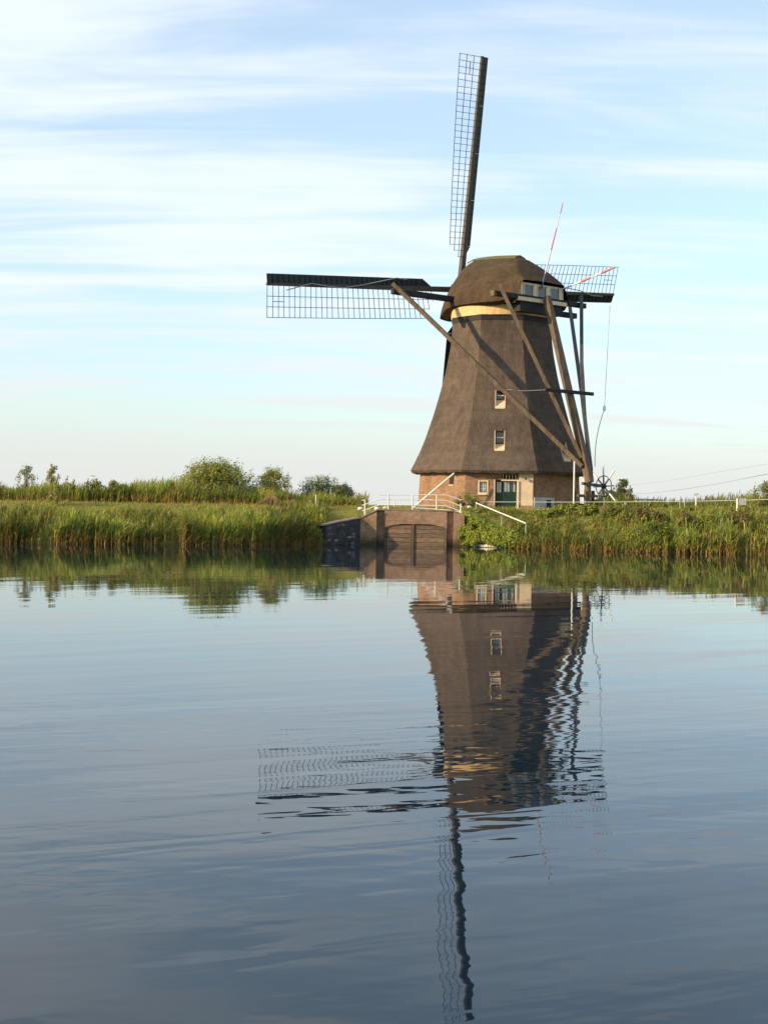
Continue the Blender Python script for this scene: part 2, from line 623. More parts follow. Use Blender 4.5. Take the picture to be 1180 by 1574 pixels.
# water
wm, nt, b = new_mat('canal_water')
pos = geo_pos(nt)
b.inputs['Base Color'].default_value = (0.005, 0.015, 0.025, 1)
b.inputs['Roughness'].default_value = 0.015
b.inputs['IOR'].default_value = 1.333
b.inputs['Specular IOR Level'].default_value = 0.5


def scaled(v, k):
    n = N(nt, 'ShaderNodeMath', operation='MULTIPLY')
    for i, x in enumerate((v, k)):
        if isinstance(x, (int, float)): n.inputs[i].default_value = x
        else: nt.links.new(x, n.inputs[i])
    return n.outputs[0]


def added(a, b_):
    n = N(nt, 'ShaderNodeMath', operation='ADD')
    nt.links.new(a, n.inputs[0])
    nt.links.new(b_, n.inputs[1])
    return n.outputs[0]


def mrange(v, a0, a1, b0, b1):
    n = N(nt, 'ShaderNodeMapRange', interpolation_type='SMOOTHSTEP')
    nt.links.new(v, n.inputs['Value'])
    for k_, x in zip(('From Min', 'From Max', 'To Min', 'To Max'), (a0, a1, b0, b1)): n.inputs[k_].default_value = x
    return n.outputs[0]


ripple = noise_node(nt, pos, 1.0, 2.4, 0.45, 0.4, (0.55, 2.9, 1), (0, 0, R(-24)))       # wavelength about 0.45 m, long crests
chop = noise_node(nt, pos, 1.0, 1.0, 0.4, 0.2, (1.6, 6.0, 1), (0, 0, R(-14)))
swell = noise_node(nt, pos, 1.0, 1.0, 0.4, 0.2, (0.20, 0.95, 1), (0, 0, R(-30)))
patch = noise_node(nt, pos, 1.0, 2.0, 0.5, 0.5, (0.05, 0.22, 1), (0, 0, R(-5)))       # cat's paws of breeze
spw = N(nt, 'ShaderNodeSeparateXYZ')
nt.links.new(pos, spw.inputs[0])
lane = N(nt, 'ShaderNodeMath', operation='MULTIPLY_ADD')          # a lane of breeze about ten metres out
nt.links.new(spw.outputs['X'], lane.inputs[0])
lane.inputs[1].default_value = -0.12
nt.links.new(spw.outputs['Y'], lane.inputs[2])
breeze = N(nt, 'ShaderNodeMath', operation='MINIMUM')
nt.links.new(mrange(lane.outputs[0], 6.5, 9.0, 0.70, 1.0), breeze.inputs[0])
nt.links.new(mrange(lane.outputs[0], 10.5, 18.0, 1.0, 0.20), breeze.inputs[1])
gust = scaled(mrange(patch, 0.36, 0.66, 0.45, 1.0), breeze.outputs[0])
cross = noise_node(nt, pos, 1.0, 1.5, 0.45, 0.3, (1.0, 4.3, 1), (0, 0, R(11)))
h = added(scaled(scaled(cross, gust), 0.0022), added(added(scaled(scaled(ripple, gust), 0.0062), scaled(scaled(chop, gust), 0.0011)), scaled(swell, mrange(spw.outputs['Y'], 9.0, 28.0, 0.012, 0.004))))
bump(nt, b, h, 1.0)
me = grid_sheet('water', np.linspace(-400, 400, 9), np.linspace(-60, 72, 7), lambda X, Y: X * 0)
tag(link_mesh('water', me, wm), kind='structure')

# ------------------------------------------------------------------ windmill
MILL_G = 1.80
mill = empty('windmill', (MC.x, MC.y, MILL_G))
tag(mill, 'tall brown thatched windmill with dark lattice sails above a brick base', 'windmill')

PHOTO_HW = [(493, 76.5), (532, 79), (565, 84.6), (600, 93.3), (640, 103.4), (682, 118), (700, 125.0), (724, 136.2)]
prof = []
for y, hw in PHOTO_HW:
    Rr = hw / 23.8
    prof.append((at(766, y, MC.y - 0.924 * Rr * 0.7).z, Rr))
prof = sorted(prof)
PZ = np.array([p[0] for p in prof])
PR = np.array([p[1] for p in prof])
EAVE = float(PZ[0])
BTOP = float(PZ[-1])
cz = np.polyfit(PZ, PR, 4)


def body_r(z): return float(np.polyval(cz, z))


A8 = math.cos(PI / 8)
T8 = math.sin(PI / 8)


def facept(k, x, z, r, out=0.0):
    """point on face k of an octagon with corner radius r, x metres along the face"""
    p = MC + FN[k] * (r * A8 + out) + tangent(k) * x
    return Vector((p.x, p.y, z))


def strip(mb, k, rf, zs, cols, holes, wob=0.0):
    """octagon face as a grid; cols are fixed x stations between the two corners; holes are (x0,x1,z0,z1)"""
    def row(z):
        hw = rf(z) * T8
        return [-hw] + [c for c in cols] + [hw]
    for i in range(len(zs) - 1):
        z0, z1 = zs[i], zs[i + 1]
        a, b_ = row(z0), row(z1)
        for j in range(len(a) - 1):
            zc_, xc_ = (z0 + z1) / 2, (a[j] + a[j + 1]) / 2
            if any(h[0] - 1e-6 < xc_ < h[1] + 1e-6 and h[2] < zc_ < h[3] for h in holes): continue
            w = lambda x, z: wob * math.sin(x * 3.1 + k * 2.2 + z * 1.3) * math.sin(z * 2.7 + x)
            mb.face([facept(k, a[j], z0, rf(z0), w(a[j], z0)), facept(k, a[j + 1], z0, rf(z0), w(a[j + 1], z0)),
                     facept(k, b_[j + 1], z1, rf(z1), w(b_[j + 1], z1)), facept(k, b_[j], z1, rf(z1), w(b_[j], z1))], True)


def zof(y, k=0, px=766, R_=None):
    """height on the front face seen at photo row y"""
    Y = 80.0
    for _ in range(6):
        z = at(px, y, Y).z
        r = body_r(max(min(z, BTOP), EAVE)) if R_ is None else R_
        Y = MC.y - r * A8
    return at(px, y, Y).z


# --- thatched body, with real openings for the windows
W1 = (-0.31, 0.29, zof(627.5), zof(600))
W2 = (-0.31, 0.29, zof(692.5), zof(661.5))
W3 = (0.35, 0.95, zof(706), zof(676))
zz = sorted(set([EAVE + (BTOP - EAVE) * i / 26 for i in range(27)] + list(W1[2:]) + list(W2[2:]) + list(W3[2:])))
zz = [z for i, z in enumerate(zz) if i == 0 or z - zz[i - 1] > 1e-4]
mb = MB()
for k in range(8):
    if k == 0: strip(mb, k, body_r, zz, [-1.0, -0.65, W1[0], 0.0, W1[1], 0.65, 1.0], [W1, W2], 0.006)
    elif k == 1: strip(mb, k, body_r, zz, [-1.0, -0.4, W3[0], 0.65, W3[1]], [W3], 0.006)
    else: strip(mb, k, body_r, zz, [-0.9, -0.3, 0.3, 0.9], [], 0.006)
    # eave: thick cut edge of the reed, then the soffit back to the wall
    r0, r2 = body_r(EAVE), 5.05
    ne = 26
    jr = np.random.default_rng(400 + k)
    dz = jr.uniform(-.035, .03, ne + 1)
    dr_ = jr.uniform(-.02, .03, ne + 1)
    dz[0] = dz[-1] = 0
    dr_[0] = dr_[-1] = 0
    for i in range(ne):
        q_ = []
        for j_ in (i, i + 1):
            f_ = -1 + 2 * j_ / ne
            r1 = r0 - .10
            q_.append((facept(k, f_ * r0 * T8, EAVE, r0), facept(k, f_ * r1 * T8, EAVE - .14 + dz[j_], r1, dr_[j_]), facept(k, f_ * r2 * T8, EAVE + .10, r2)))
        mb.face([q_[0][1], q_[1][1], q_[1][0], q_[0][0]], True)
        mb.face([q_[0][2], q_[1][2], q_[1][1], q_[0][1]])
    mb.face([facept(k, -body_r(BTOP) * T8, BTOP, body_r(BTOP)), facept(k, body_r(BTOP) * T8, BTOP, body_r(BTOP)), (MC.x, MC.y, BTOP)])
body = mb.build('thatched_tower', M['thatch'], mill)


def tower_window(k, W, sill_frac, panes):
    x0, x1, zb, zt = W
    zs_ = zb + (zt - zb) * sill_frac
    rt = body_r(zt)
    dep = rt * A8 - 0.14                          # window plane: distance from the axis

    def P(x, z, d): 
        p = MC + FN[k] * d + tangent(k) * x
        return Vector((p.x, p.y, z))
    sb = body_r(zb) * A8
    st = body_r(zt) * A8
    wmb = MB()      # whitewashed reveal: two cheeks, head
    for x, s in ((x0, 1), (x1, -1)):
        xi = x
        pts = [P(xi, zb, sb + 0.02), P(xi, zt, st + 0.02), P(xi, zt, dep - 0.05), P(xi, zb, dep - 0.05)]
        pts2 = [p + tangent(k) * s * 0.04 for p in pts]
        wmb.hexa(pts, pts2) if s < 0 else wmb.hexa(pts2, pts)
    w = wmb.build('window', M['cream'], mill)
    sl = MB()
    sl.hexa([P(x0 + .04, zb - 0.02, sb + 0.03), P(x1 - .04, zb - 0.02, sb + 0.03), P(x1 - .04, zs_ - 0.06, dep - .05), P(x0 + .04, zs_ - 0.06, dep - .05)],
            [P(x0 + .04, zb + 0.05, sb + 0.03), P(x1 - .04, zb + 0.05, sb + 0.03), P(x1 - .04, zs_, dep - .05), P(x0 + .04, zs_, dep - .05)])
    sl.build('sill', M['cream'], w)
    hd_ = MB()
    hd_.hexa([P(x0 + .04, zt - 0.05, dep - .05), P(x1 - .04, zt - 0.05, dep - .05), P(x1 - .04, zt - .05, st + .03), P(x0 + .04, zt - .05, st + .03)],
             [P(x0 + .04, zt, dep - .05), P(x1 - .04, zt, dep - .05), P(x1 - .04, zt, st + .03), P(x0 + .04, zt, st + .03)])
    hd_.build('lintel', M['maroon'], w)
    fr = MB()
    t = tangent(k)
    n = FN[k]
    cxm, wd = (x0 + x1) / 2, (x1 - x0) - 0.08
    hz = zt - 0.05 - zs_
    for xx in (x0 + 0.07, x1 - 0.07):
        fr.obox(P(xx, zs_ + hz / 2, dep), t, n, (0, 0, 1), 0.06, 0.06, hz)
    for z in (zs_ + 0.03, zt - 0.08):
        fr.obox(P(cxm, z, dep), t, n, (0, 0, 1), wd - 0.12, 0.06, 0.06)
    fr.build('frame', M['maroon'], w)
    gb = MB()
    gb.obox(P(cxm, zs_ + hz * 0.5, dep + .005), t, n, (0, 0, 1), wd - 0.12, 0.05, 0.045)
    gb.build('glazing_bar', M['white'], w)
    for z0, z1 in ((zs_ + 0.06, zs_ + hz * .5 - .02), (zs_ + hz * .5 + .02, zt - .11)):
        g = MB()
        g.obox(P(cxm, (z0 + z1) / 2, dep - .02), t, n, (0, 0, 1), wd - 0.12, 0.02, z1 - z0)
        g.build('pane', M['glass'], w)


tower_window(0, W1, 0.50, 2)
tower_window(0, W2, 0.36, 2)
tower_window(1, W3, 0.45, 2)

# --- brick base
BR0, BR1 = 5.24, 5.10


def base_r(z): return BR0 + (BR1 - BR0) * (z - MILL_G) / (EAVE - MILL_G)


zlow = MILL_G - 0.5
zhi = EAVE + 0.12
bx = lambda px: (px - 763.2) / (FPX / 79.65)       # along the front face
DOOR = (bx(757.3), bx(790.2), MILL_G - 0.02, zof(737, R_=5.15))
WIN = (bx(731), bx(746.5), zof(759.5, R_=5.15), zof(738.5, R_=5.15))
TRAN = (bx(767), bx(790.2), zof(736, R_=5.15), zof(729.5, R_=5.15))
zs_b = sorted(set([zlow, MILL_G - .02, DOOR[3], WIN[2], WIN[3], TRAN[2], TRAN[3], zhi]))
for k in range(8):
    mb = MB()
    if k == 0:
        strip(mb, k, base_r, zs_b, sorted([WIN[0], WIN[1], DOOR[0], TRAN[0], DOOR[1]]), [DOOR, WIN, (TRAN[0], TRAN[1], TRAN[2], TRAN[3])])
        for h_ in (DOOR, WIN, TRAN):                # brick reveals
            x0, x1, z0, z1 = h_
            for x in (x0, x1):
                mb.face([facept(0, x, z0, base_r(z0)), facept(0, x, z1, base_r(z1)), facept(0, x, z1, base_r(z1), -.4), facept(0, x, z0, base_r(z0), -.4)])
            for z in (z0, z1):
                mb.face([facept(0, x0, z, base_r(z)), facept(0, x1, z, base_r(z)), facept(0, x1, z, base_r(z), -.4), facept(0, x0, z, base_r(z), -.4)])
    else:
        strip(mb, k, base_r, [zlow, MILL_G, zhi], [], [])
    mb.build('brick_wall', M['brick%d' % k], mill)
t0, n0 = tangent(0), FN[0]
UZ = Vector((0, 0, 1))


def fb(mb, x0, x1, z0, z1, d0, d1, k=0):
    """box on face k of the base: d is distance out of the wall plane"""
    zc_ = (z0 + z1) / 2
    c_ = facept(k, (x0 + x1) / 2, zc_, base_r(zc_), (d0 + d1) / 2)
    mb.obox(c_, tangent(k), FN[k], UZ, x1 - x0, abs(d1 - d0), z1 - z0)


# white framed window
mb = MB()
x0, x1, z0, z1 = WIN
for a, b_ in (((x0, x0 + .08), (z0, z1)), ((x1 - .08, x1), (z0, z1)), ((x0 + .08, x1 - .08), (z0, z0 + .09)), ((x0 + .08, x1 - .08), (z1 - .08, z1))):
    fb(mb, a[0], a[1], b_[0], b_[1], -0.16, 0.03)
win = mb.build('window', M['cream'], mill)
mb = MB()
fb(mb, x0 - .05, x1 + .05, z0 - .07, z0, -0.1, 0.08)
mb.build('sill', M['cream'], win)
mb = MB()
for a, b_ in (((x0 + .08, x0 + .12), (z0 + .09, z1 - .08)), ((x1 - .12, x1 - .08), (z0 + .09, z1 - .08)), ((x0 + .12, x1 - .12), (z0 + .09, z0 + .13)), ((x0 + .12, x1 - .12), (z1 - .12, z1 - .08))):
    fb(mb, a[0], a[1], b_[0], b_[1], -0.14, -0.06)
mb.build('frame', M['door_green'], win)
mb = MB()
fb(mb, (x0 + x1) / 2 - .015, (x0 + x1) / 2 + .015, z0 + .13, z1 - .12, -.11, -.075)
for f_ in (0.33, 0.66):
    zb_ = z0 + .13 + (z1 - z0 - .25) * f_
    fb(mb, x0 + .12, (x0 + x1) / 2 - .015, zb_ - .012, zb_ + .012, -.11, -.075)
    fb(mb, (x0 + x1) / 2 + .015, x1 - .12, zb_ - .012, zb_ + .012, -.11, -.075)
mb.build('glazing_bar', M['white'], win)
for i in range(2):
    for j in range(3):
        xa = x0 + .12 + i * ((x1 - x0) / 2 - .12)
        hgt = (z1 - z0 - .25) / 3
        za = z0 + .13 + j * hgt
        mb = MB()
        fb(mb, xa, xa + (x1 - x0) / 2 - .12, za, za + hgt, -.125, -.115)
        mb.build('pane', M['pane'], win)

# green door with a side light to its left, set back in the wall
x0, x1, z0, z1 = DOOR
xm = bx(768.5)
mb = MB()
DB = -0.22
fb(mb, xm, x1, z0, z0 + 1.10, DB - .05, DB)                                   # lower leaf
for a in ((xm, xm + .07), (x1 - .07, x1)):
    fb(mb, a[0], a[1], z0 + 1.10, z1, DB - .05, DB)
fb(mb, xm + .07, x1 - .07, z1 - .12, z1, DB - .05, DB)
door = mb.build('door', M['door_green'], mill)
mb = MB()
fb(mb, xm + .03, x1 - .03, z0 + 1.05, z0 + 1.10, DB + .002, DB + .03)
mb.build('door_rail', M['door_green'], door)
mb = MB()
fb(mb, xm + .12, xm + .15, z0 + .85, z0 + .98, DB + .002, DB + .05)
mb.build('handle', M['steel'], door)
nP = 4
for i in range(nP):
    w_ = (x1 - xm - .14) / nP
    mb = MB()
    fb(mb, xm + .07 + i * w_ + .012, xm + .07 + (i + 1) * w_ - .012, z0 + 1.10, z1 - .12, DB - .04, DB - .03)
    mb.build('pane', M['pane'] if i in (0, 1, 3) else M['glass'], door)
    if i:
        mb = MB()
        fb(mb, xm + .07 + i * w_ - .012, xm + .07 + i * w_ + .012, z0 + 1.10, z1 - .12, DB - .045, DB - .005)
        mb.build('glazing_bar', M['door_green'], door)
mb = MB()
fb(mb, x0, xm - .01, z0, z0 + 1.05, DB - .05, DB)
fb(mb, x0, xm - .01, z1 - .14, z1, DB - .05, DB)
fb(mb, x0, x0 + .07, z0 + 1.05, z1 - .14, DB - .05, DB)
fb(mb, xm - .06, xm - .01, z0 + 1.05, z1 - .14, DB - .05, DB)
side = mb.build('side_light', M['door_green'], mill)
for i in range(2):
    w_ = (xm - .06 - x0 - .07) / 2
    mb = MB()
    fb(mb, x0 + .07 + i * w_ + .015, x0 + .07 + (i + 1) * w_ - .015, z0 + 1.05, z1 - .14, DB - .04, DB - .03)
    mb.build('pane', M['painted_glare'], side)  # pale matt colour paints the reflection in these narrow panes
# transom with white bars, lintel board, right door post
x0, x1, z0, z1 = TRAN
mb = MB()
fb(mb, x0, x1, z0, z1, -0.32, -0.28)
tr = mb.build('transom', M['tar_wood'], mill)
for i in range(5):
    xa = x0 + .06 + (x1 - x0 - .16) * i / 4
    mb = MB()
    fb(mb, xa, xa + .05, z0, z1, -0.14, -0.08)
    mb.build('baluster', M['cream'], tr)
mb = MB()
fb(mb, TRAN[0] - .02, DOOR[1] + .14, DOOR[3] - .075, DOOR[3], .004, .06)
mb.build('lintel', M['cream'], mill)
mb = MB()
fb(mb, DOOR[1] + .005, DOOR[1] + .13, MILL_G - .1, DOOR[3] - .08, -.1, .10)
mb.build('door_post', M['cream'], mill)
mb = MB()
fb(mb, DOOR[0] - .07, DOOR[0] - .005, MILL_G - .1, DOOR[3], -.1, .03)
mb.build('door_post', M['plaster'], mill)
# pale plaster right of the door, drain grille, lamp bracket
mb = MB()
cx1 = base_r(2.8) * T8
fb(mb, DOOR[1] + .13, cx1 - .03, MILL_G - .4, EAVE - .06, -.05, .035)
mb.build('plaster_panel', M['plaster'], mill)
mb = MB()
lp = facept(0, bx(804), zof(734, R_=5.15), 5.15, .04)
mb.beam(lp, lp + FN[0] * .18, .03)
mb.obox(lp + FN[0] * .2 - UZ * .06, t0, n0, UZ, .09, .09, .13)
mb.build('wall_lamp', M['steel'], mill)
# whitewashed foot of the shaded face with its cellar hatch
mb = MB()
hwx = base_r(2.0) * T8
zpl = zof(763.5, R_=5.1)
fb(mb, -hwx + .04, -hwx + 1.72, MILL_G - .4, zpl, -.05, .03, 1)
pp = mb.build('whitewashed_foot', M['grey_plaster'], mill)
mb = MB()
fb(mb, -hwx + 1.05, -hwx + 1.42, MILL_G - .05, zpl - .14, .031, .05, 1)
mb.build('hatch', M['tar_wood'], pp)
mb = MB()
fb(mb, -hwx + .97, -hwx + 1.5, zpl - .14, zpl - .08, .031, .08, 1)
mb.build('hatch_lintel', M['plaster'], pp)
# little shuttered opening in the sunlit face
mb = MB()
hwx7 = base_r(3.5) * T8
fb(mb, hwx7 - 1.30, hwx7 - .95, 3.25, 3.80, .003, .03, 7)
sh_ = mb.build('shutter', M['tar_wood'], mill)
mb = MB()
fb(mb, hwx7 - 1.34, hwx7 - .91, 3.19, 3.249, .0, .06, 7)
mb.build('sill', M['plaster'], sh_)

# --- top ring, dark collar, cream curb
mb = MB()
for k in range(8):
    r_ = body_r(BTOP) + .03
    for (za, zb_) in ((BTOP - .05, BTOP + .27),):
        mb.face([facept(k, -r_ * T8, za, r_), facept(k, r_ * T8, za, r_), facept(k, r_ * T8, zb_, r_), facept(k, -r_ * T8, zb_, r_)])
    mb.face([facept(k, -r_ * T8, BTOP - .05, r_), facept(k, r_ * T8, BTOP - .05, r_), facept(k, (r_ - .2) * T8, BTOP - .05, r_ - .2), facept(k, -(r_ - .2) * T8, BTOP - .05, r_ - .2)])
mb.build('collar', M['tar_wood'], mill)
mb = MB()
n_ = 48
CURB0, CURB1 = BTOP + .26, BTOP + 1.15
for r_a, r_b, za, zb_ in ((3.10, 3.10, CURB0, CURB1), (2.4, 3.10, CURB0, CURB0), (3.10, 2.4, CURB1, CURB1)):
    for i in range(n_):
        a0, a1 = 2 * PI * i / n_, 2 * PI * (i + 1) / n_
        P_ = lambda a, r, z: (MC.x + r * math.cos(a), MC.y + r * math.sin(a), z)
        mb.face([P_(a0, r_a, za), P_(a1, r_a, za), P_(a1, r_b, zb_), P_(a0, r_b, zb_)], True)
mb.build('curb_ring', M['golden'], mill)

# --- cap; u runs along the axis to the tail, v to the viewer's right
TH = R(37.79)
AX = Vector((-math.sin(TH), math.cos(TH), 0))      # towards the sails (away from the viewer)
HV = Vector((math.cos(TH), math.sin(TH), 0))
INC = R(12.65)
CB = BTOP + .92                                     # lower edge of the cap thatch


def cp(u, v, z):
    p = MC - AX * u + HV * v
    return Vector((p.x, p.y, z))


RIDGE = [(-3.75, 16.0), (-3.4, 16.75), (-2.9, 17.30), (-2.4, 17.45), (-1.0, 17.40), (0, 17.30), (1.5, 17.12), (4.0, 16.85)]
ru = [r[0] for r in RIDGE]
rz = [r[1] for r in RIDGE]
GU, GW, GZ = 3.60, 2.02, 15.18
GB = 14.02
UU = [-3.75, -3.6, -3.3, -2.9, -2.3, -1.6, -0.8, 0.0, 0.8, 1.2, 1.5, 1.8, 2.1, 2.4, 2.7, 3.0, 3.3, GU]
WBX = [-3.75, -3.6, -3.3, -2.9, -2.3, -1.6, -0.8, 0.0, 0.8, 1.5, 2.5, GU]
WBV = [1.10, 1.65, 2.15, 2.50, 2.80, 3.06, 3.25, 3.32, 3.30, 3.20, 2.85, GW + .08]
mb = MB()
NT = 18


def hip_z(u): return 17.14 + (GZ + .10 - 17.14) * (u - 1.5) / (GU - 1.5) if u > 1.5 else 99.0


def section(u):
    wb, zr = float(np.interp(u, WBX, WBV)), float(np.interp(u, ru, rz))
    zb = CB - 0.42 * float(smooth(-1.2, -3.2, u)) + (GB + .25 - CB) * float(smooth(2.5, GU, u))
    zh = hip_z(u)
    pts = []
    for i in range(-NT, NT + 1):
        t = abs(i) / NT                             # 0 at the ridge, 1 at the lower edge
        z = zb + (zr - zb) * (1 - t) ** 0.95
        g_ = (z - zb) / max(zr - zb, .01)
        v = wb * (1 - g_ ** 1.55) ** 0.78 if t > 0 else 0.0
        v = v * .86 + wb * (1 - g_) * .14
        pts.append([math.copysign(v, i) if i else 0.0, z])
    if zh < zr:                                     # cut by the hip at the tail
        vmax = max([abs(p[0]) for p in pts if p[1] <= zh] and [min(abs(p[0]) for p in pts if p[1] <= zh)])
        low = [(abs(p[0]), p[1]) for p in pts[NT:]]
        out = []
        zs_l = np.array([p[1] for p in low])[::-1]
        vs_l = np.array([p[0] for p in low])[::-1]
        vh = float(np.interp(zh, zs_l, vs_l))
        nh = 6
        for i in range(-NT, NT + 1):
            k_ = abs(i)
            if k_ <= nh: v, z = vh * k_ / nh, zh + .06 * (1 - k_ / nh)
            else:
                z = zh + (zb - zh) * (k_ - nh) / (NT - nh)
                v = float(np.interp(z, zs_l, vs_l))
            out.append([math.copysign(v, i) if i else 0.0, z])
        pts = out
    return [cp(u, v, z) for v, z in pts]


secs = [section(u) for u in UU]
npt = 2 * NT + 1
verts = [p for s_ in secs for p in s_]
faces = []
for i in range(len(secs) - 1):
    for j in range(npt - 1):
        faces.append((i * npt + j, i * npt + j + 1, (i + 1) * npt + j + 1, (i + 1) * npt + j))
mb.add(verts, faces, True)
nv = len(secs[0])
mb.add(secs[0], [tuple(range(nv))])
# soffit
und = []
for s_, u in zip(secs, UU):
    for j in (0, npt - 1):
        p = s_[j]
        q = MC + (p - MC) * 0.86
        und.append((p, Vector((q.x, q.y, p.z - .16))))
for i in range(len(secs) - 1):
    for side_ in (0, 1):
        a, b_ = und[2 * i + side_], und[2 * (i + 1) + side_]
        mb.face([a[0], b_[0], b_[1], a[1]], True)
cap = mb.build('cap', M['cap_thatch'], mill)
# ridge capping
mb = MB()
rp = [cp(u, 0, float(np.interp(u, ru, rz))) for u in (-2.8, -2.3, -1.5, -.5, .5, 1.55)]
for i in range(len(rp) - 1):
    a, b_ = rp[i], rp[i + 1]
    for s in (-1, 1):
        o_ = HV * (s * .42) - UZ * .13
        mb.face([a + UZ * .06, b_ + UZ * .06, b_ + o_ + UZ * .05, a + o_ + UZ * .05], True)
        mb.face([a + o_ + UZ * .05, b_ + o_ + UZ * .05, b_ + o_ - UZ * .05, a + o_ - UZ * .05])
e = rp[-1]
mb.face([e + UZ * .06, e - HV * .42 - UZ * .08, e - HV * .42 - UZ * .18, e + HV * .42 - UZ * .18, e + HV * .42 - UZ * .08])
mb.build('ridge_capping', M['moss'], cap)

# rear gable with windows
mb = MB()
gu = GU - .18


def gbox(mb, v0, v1, z0, z1, u0, u1):
    mb.obox(cp((u0 + u1) / 2, (v0 + v1) / 2, (z0 + z1) / 2), HV, AX, UZ, v1 - v0, abs(u1 - u0), z1 - z0)


gbox(mb, -1.85, 1.85, GB + .26, GZ, gu - .12, gu - .04)
gable = mb.build('rear_gable', M['cream'], mill)
for vc in (-1.05, 0.02, 1.08):
    mb = MB()
    gbox(mb, vc - .36, vc + .36, GB + .36, GZ - .12, gu - .039, gu - .02)
    pn = mb.build('window', M['glass'], gable)
    mb = MB()
    for s in (-1, 1):
        gbox(mb, vc + s * .37 - .03, vc + s * .37 + .03, GB + .36, GZ - .1, gu - .019, gu + .03)
    gbox(mb, vc - .34, vc + .34, GB + .30, GB + .36, gu - .019, gu + .03)
    mb.build('frame', M['cream'], gable)
for vv in (-1.62, -.52, .55, 1.6):
    mb = MB()
    gbox(mb, vv - .11, vv + .11, GB + .30, GZ - .02, gu - .038, gu + .02)
    mb.build('board', M['cream'], gable)
mb = MB()
gbox(mb, -2.0, 1.98, GB + .05, GB + .27, gu - .1, gu + .14)
mb.build('apron_board', M['cream'], gable)
mb = MB()
gbox(mb, -1.7, 1.7, GB - .55, GB + .05, gu - 1.2, gu - .02)
mb.build('tail_floor', M['tar_wood'], mill)
for s in (-1, 1):
    mb = MB()
    mb.obox(cp(2.2, s * 1.98, 14.25), AX, HV, UZ, 2.3, .08, .62)
    mb.build('side_boarding', M['tar_wood'], mill)

# --- spreader beams
mb = MB()
mb.beam(cp(-1.2, -7.6, 14.5), cp(-1.2, 7.6, 14.5), .30, .34)
mb.build('long_spreader_beam', M['tar_wood'], mill, bevel=.03)
mb = MB()
mb.beam(cp(3.4, -3.7, 14.28), cp(3.4, 3.7, 14.28), .28, .30)
mb.build('short_spreader_beam', M['tar_wood'], mill, bevel=.03)
mb = MB()
mb.beam(cp(3.4, -3.9, 14.28), cp(3.4, -3.701, 14.28), .30, .32)
mb.build('beam_end', M['old_wood'], mill)

# --- tail pole, braces, cross beam
T_TOP = cp(3.85, 0, 14.42)
T_BOT = at(906, 742, 84.5 - 7.55 * AX.y)
mb = MB()
mb.beam(T_TOP, T_BOT, .34, .42, up=AX, w1=.36, h1=.42)
mb.build('tail_pole', M['old_wood'], mill, bevel=.03)
TY = T_BOT.y


def brace(pts, w, mname, strip_=False):
    mb = MB()
    for i in range(len(pts) - 1):
        mb.beam(pts[i], pts[i + 1] + (pts[i + 1] - pts[i]).normalized() * .03, w, w * 1.1)
    o = mb.build('brace', M[mname], mill)
    if strip_:                                  # dark strip that paints shade onto the upper side
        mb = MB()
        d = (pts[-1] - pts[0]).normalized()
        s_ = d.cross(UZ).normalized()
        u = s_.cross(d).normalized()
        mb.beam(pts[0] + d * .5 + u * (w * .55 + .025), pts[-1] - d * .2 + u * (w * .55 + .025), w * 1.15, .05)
        mb.build('shade_strip', M['tar_wood'], o)


eL = cp(-1.2, -7.5, 14.5)
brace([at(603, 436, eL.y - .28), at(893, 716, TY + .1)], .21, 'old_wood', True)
sL = cp(3.4, -3.45, 14.3)
brace([at(767, 437, sL.y - .28), at(893, 703, TY + .3)], .19, 'old_wood')
eR = cp(-1.2, 7.4, 14.5)
brace([at(875, 470, eR.y - .28), at(893, 600, eR.y - 6.2), at(908, 722, TY + .35)], .20, 'grey_wood')
sR = cp(3.4, 3.5, 14.3)
brace([at(893, 455, sR.y - .28), at(893.5, 560, sR.y - 1.2), at(898, 640, sR.y - 2.3), at(909, 738, TY + .3)], .20, 'grey_wood')
kc = at(875, 602.5, 84.5 - 5.75 * AX.y - .35)
mb = MB()
mb.beam(kc - HV * 1.98 + UZ * .02, kc + HV * 1.95, .16, .2)
mb.build('cross_beam', M['tar_wood'], mill, bevel=.02)
mb = MB()
h0 = facept(0, .14, zof(598), body_r(zof(598)), .02)
h1 = kc - HV * 1.98
mb.tube([h0, (h0 + h1) / 2 - UZ * .08, h1], .012, 5)
mb.build('stay_rope', M['rope'], mill)

# --- capstan wheel on the tail foot
CW = at(927.5, 747.5, TY + .55)
mb = MB()
mb.beam(T_BOT - HV * .6 - UZ * .05, CW + HV * .12, .16, .16)
axle = mb.build('capstan_axle', M['grey_wood'], mill)
whl = empty('capstan_wheel', CW, mill)
Rm = .60
mb = MB()
for i in range(28):
    a0, a1 = 2 * PI * i / 28, 2 * PI * (i + 1) / 28
    P_ = lambda a: CW + (AX * -math.cos(a) + UZ * math.sin(a)) * Rm
    mb.tube([P_(a0), P_(a1)], .028, 6, cap=False)
mb.build('rim', M['steel'], whl, base=False)
mb = MB()
mb.tube([CW - HV * .12, CW + HV * .12], .12, 12)
mb.build('hub', M['steel'], whl, base=False)
for i in range(8):
    a = PI / 4 * i + R(3)
    d = AX * -math.cos(a) + UZ * math.sin(a)
    mb = MB()
    mb.beam(CW + d * .1, CW + d * .62, .07, .06, up=HV)
    sp_ = mb.build('spoke', M['grey_wood'], whl, base=False)
    ln = 1.22 if i % 4 else .78
    mb = MB()
    mb.beam(CW + d * .62, CW + d * ln, .075, .065, up=HV, w1=.06)
    mb.build('handle', M['white'] if i % 4 else M['grey_wood'], whl, base=False)
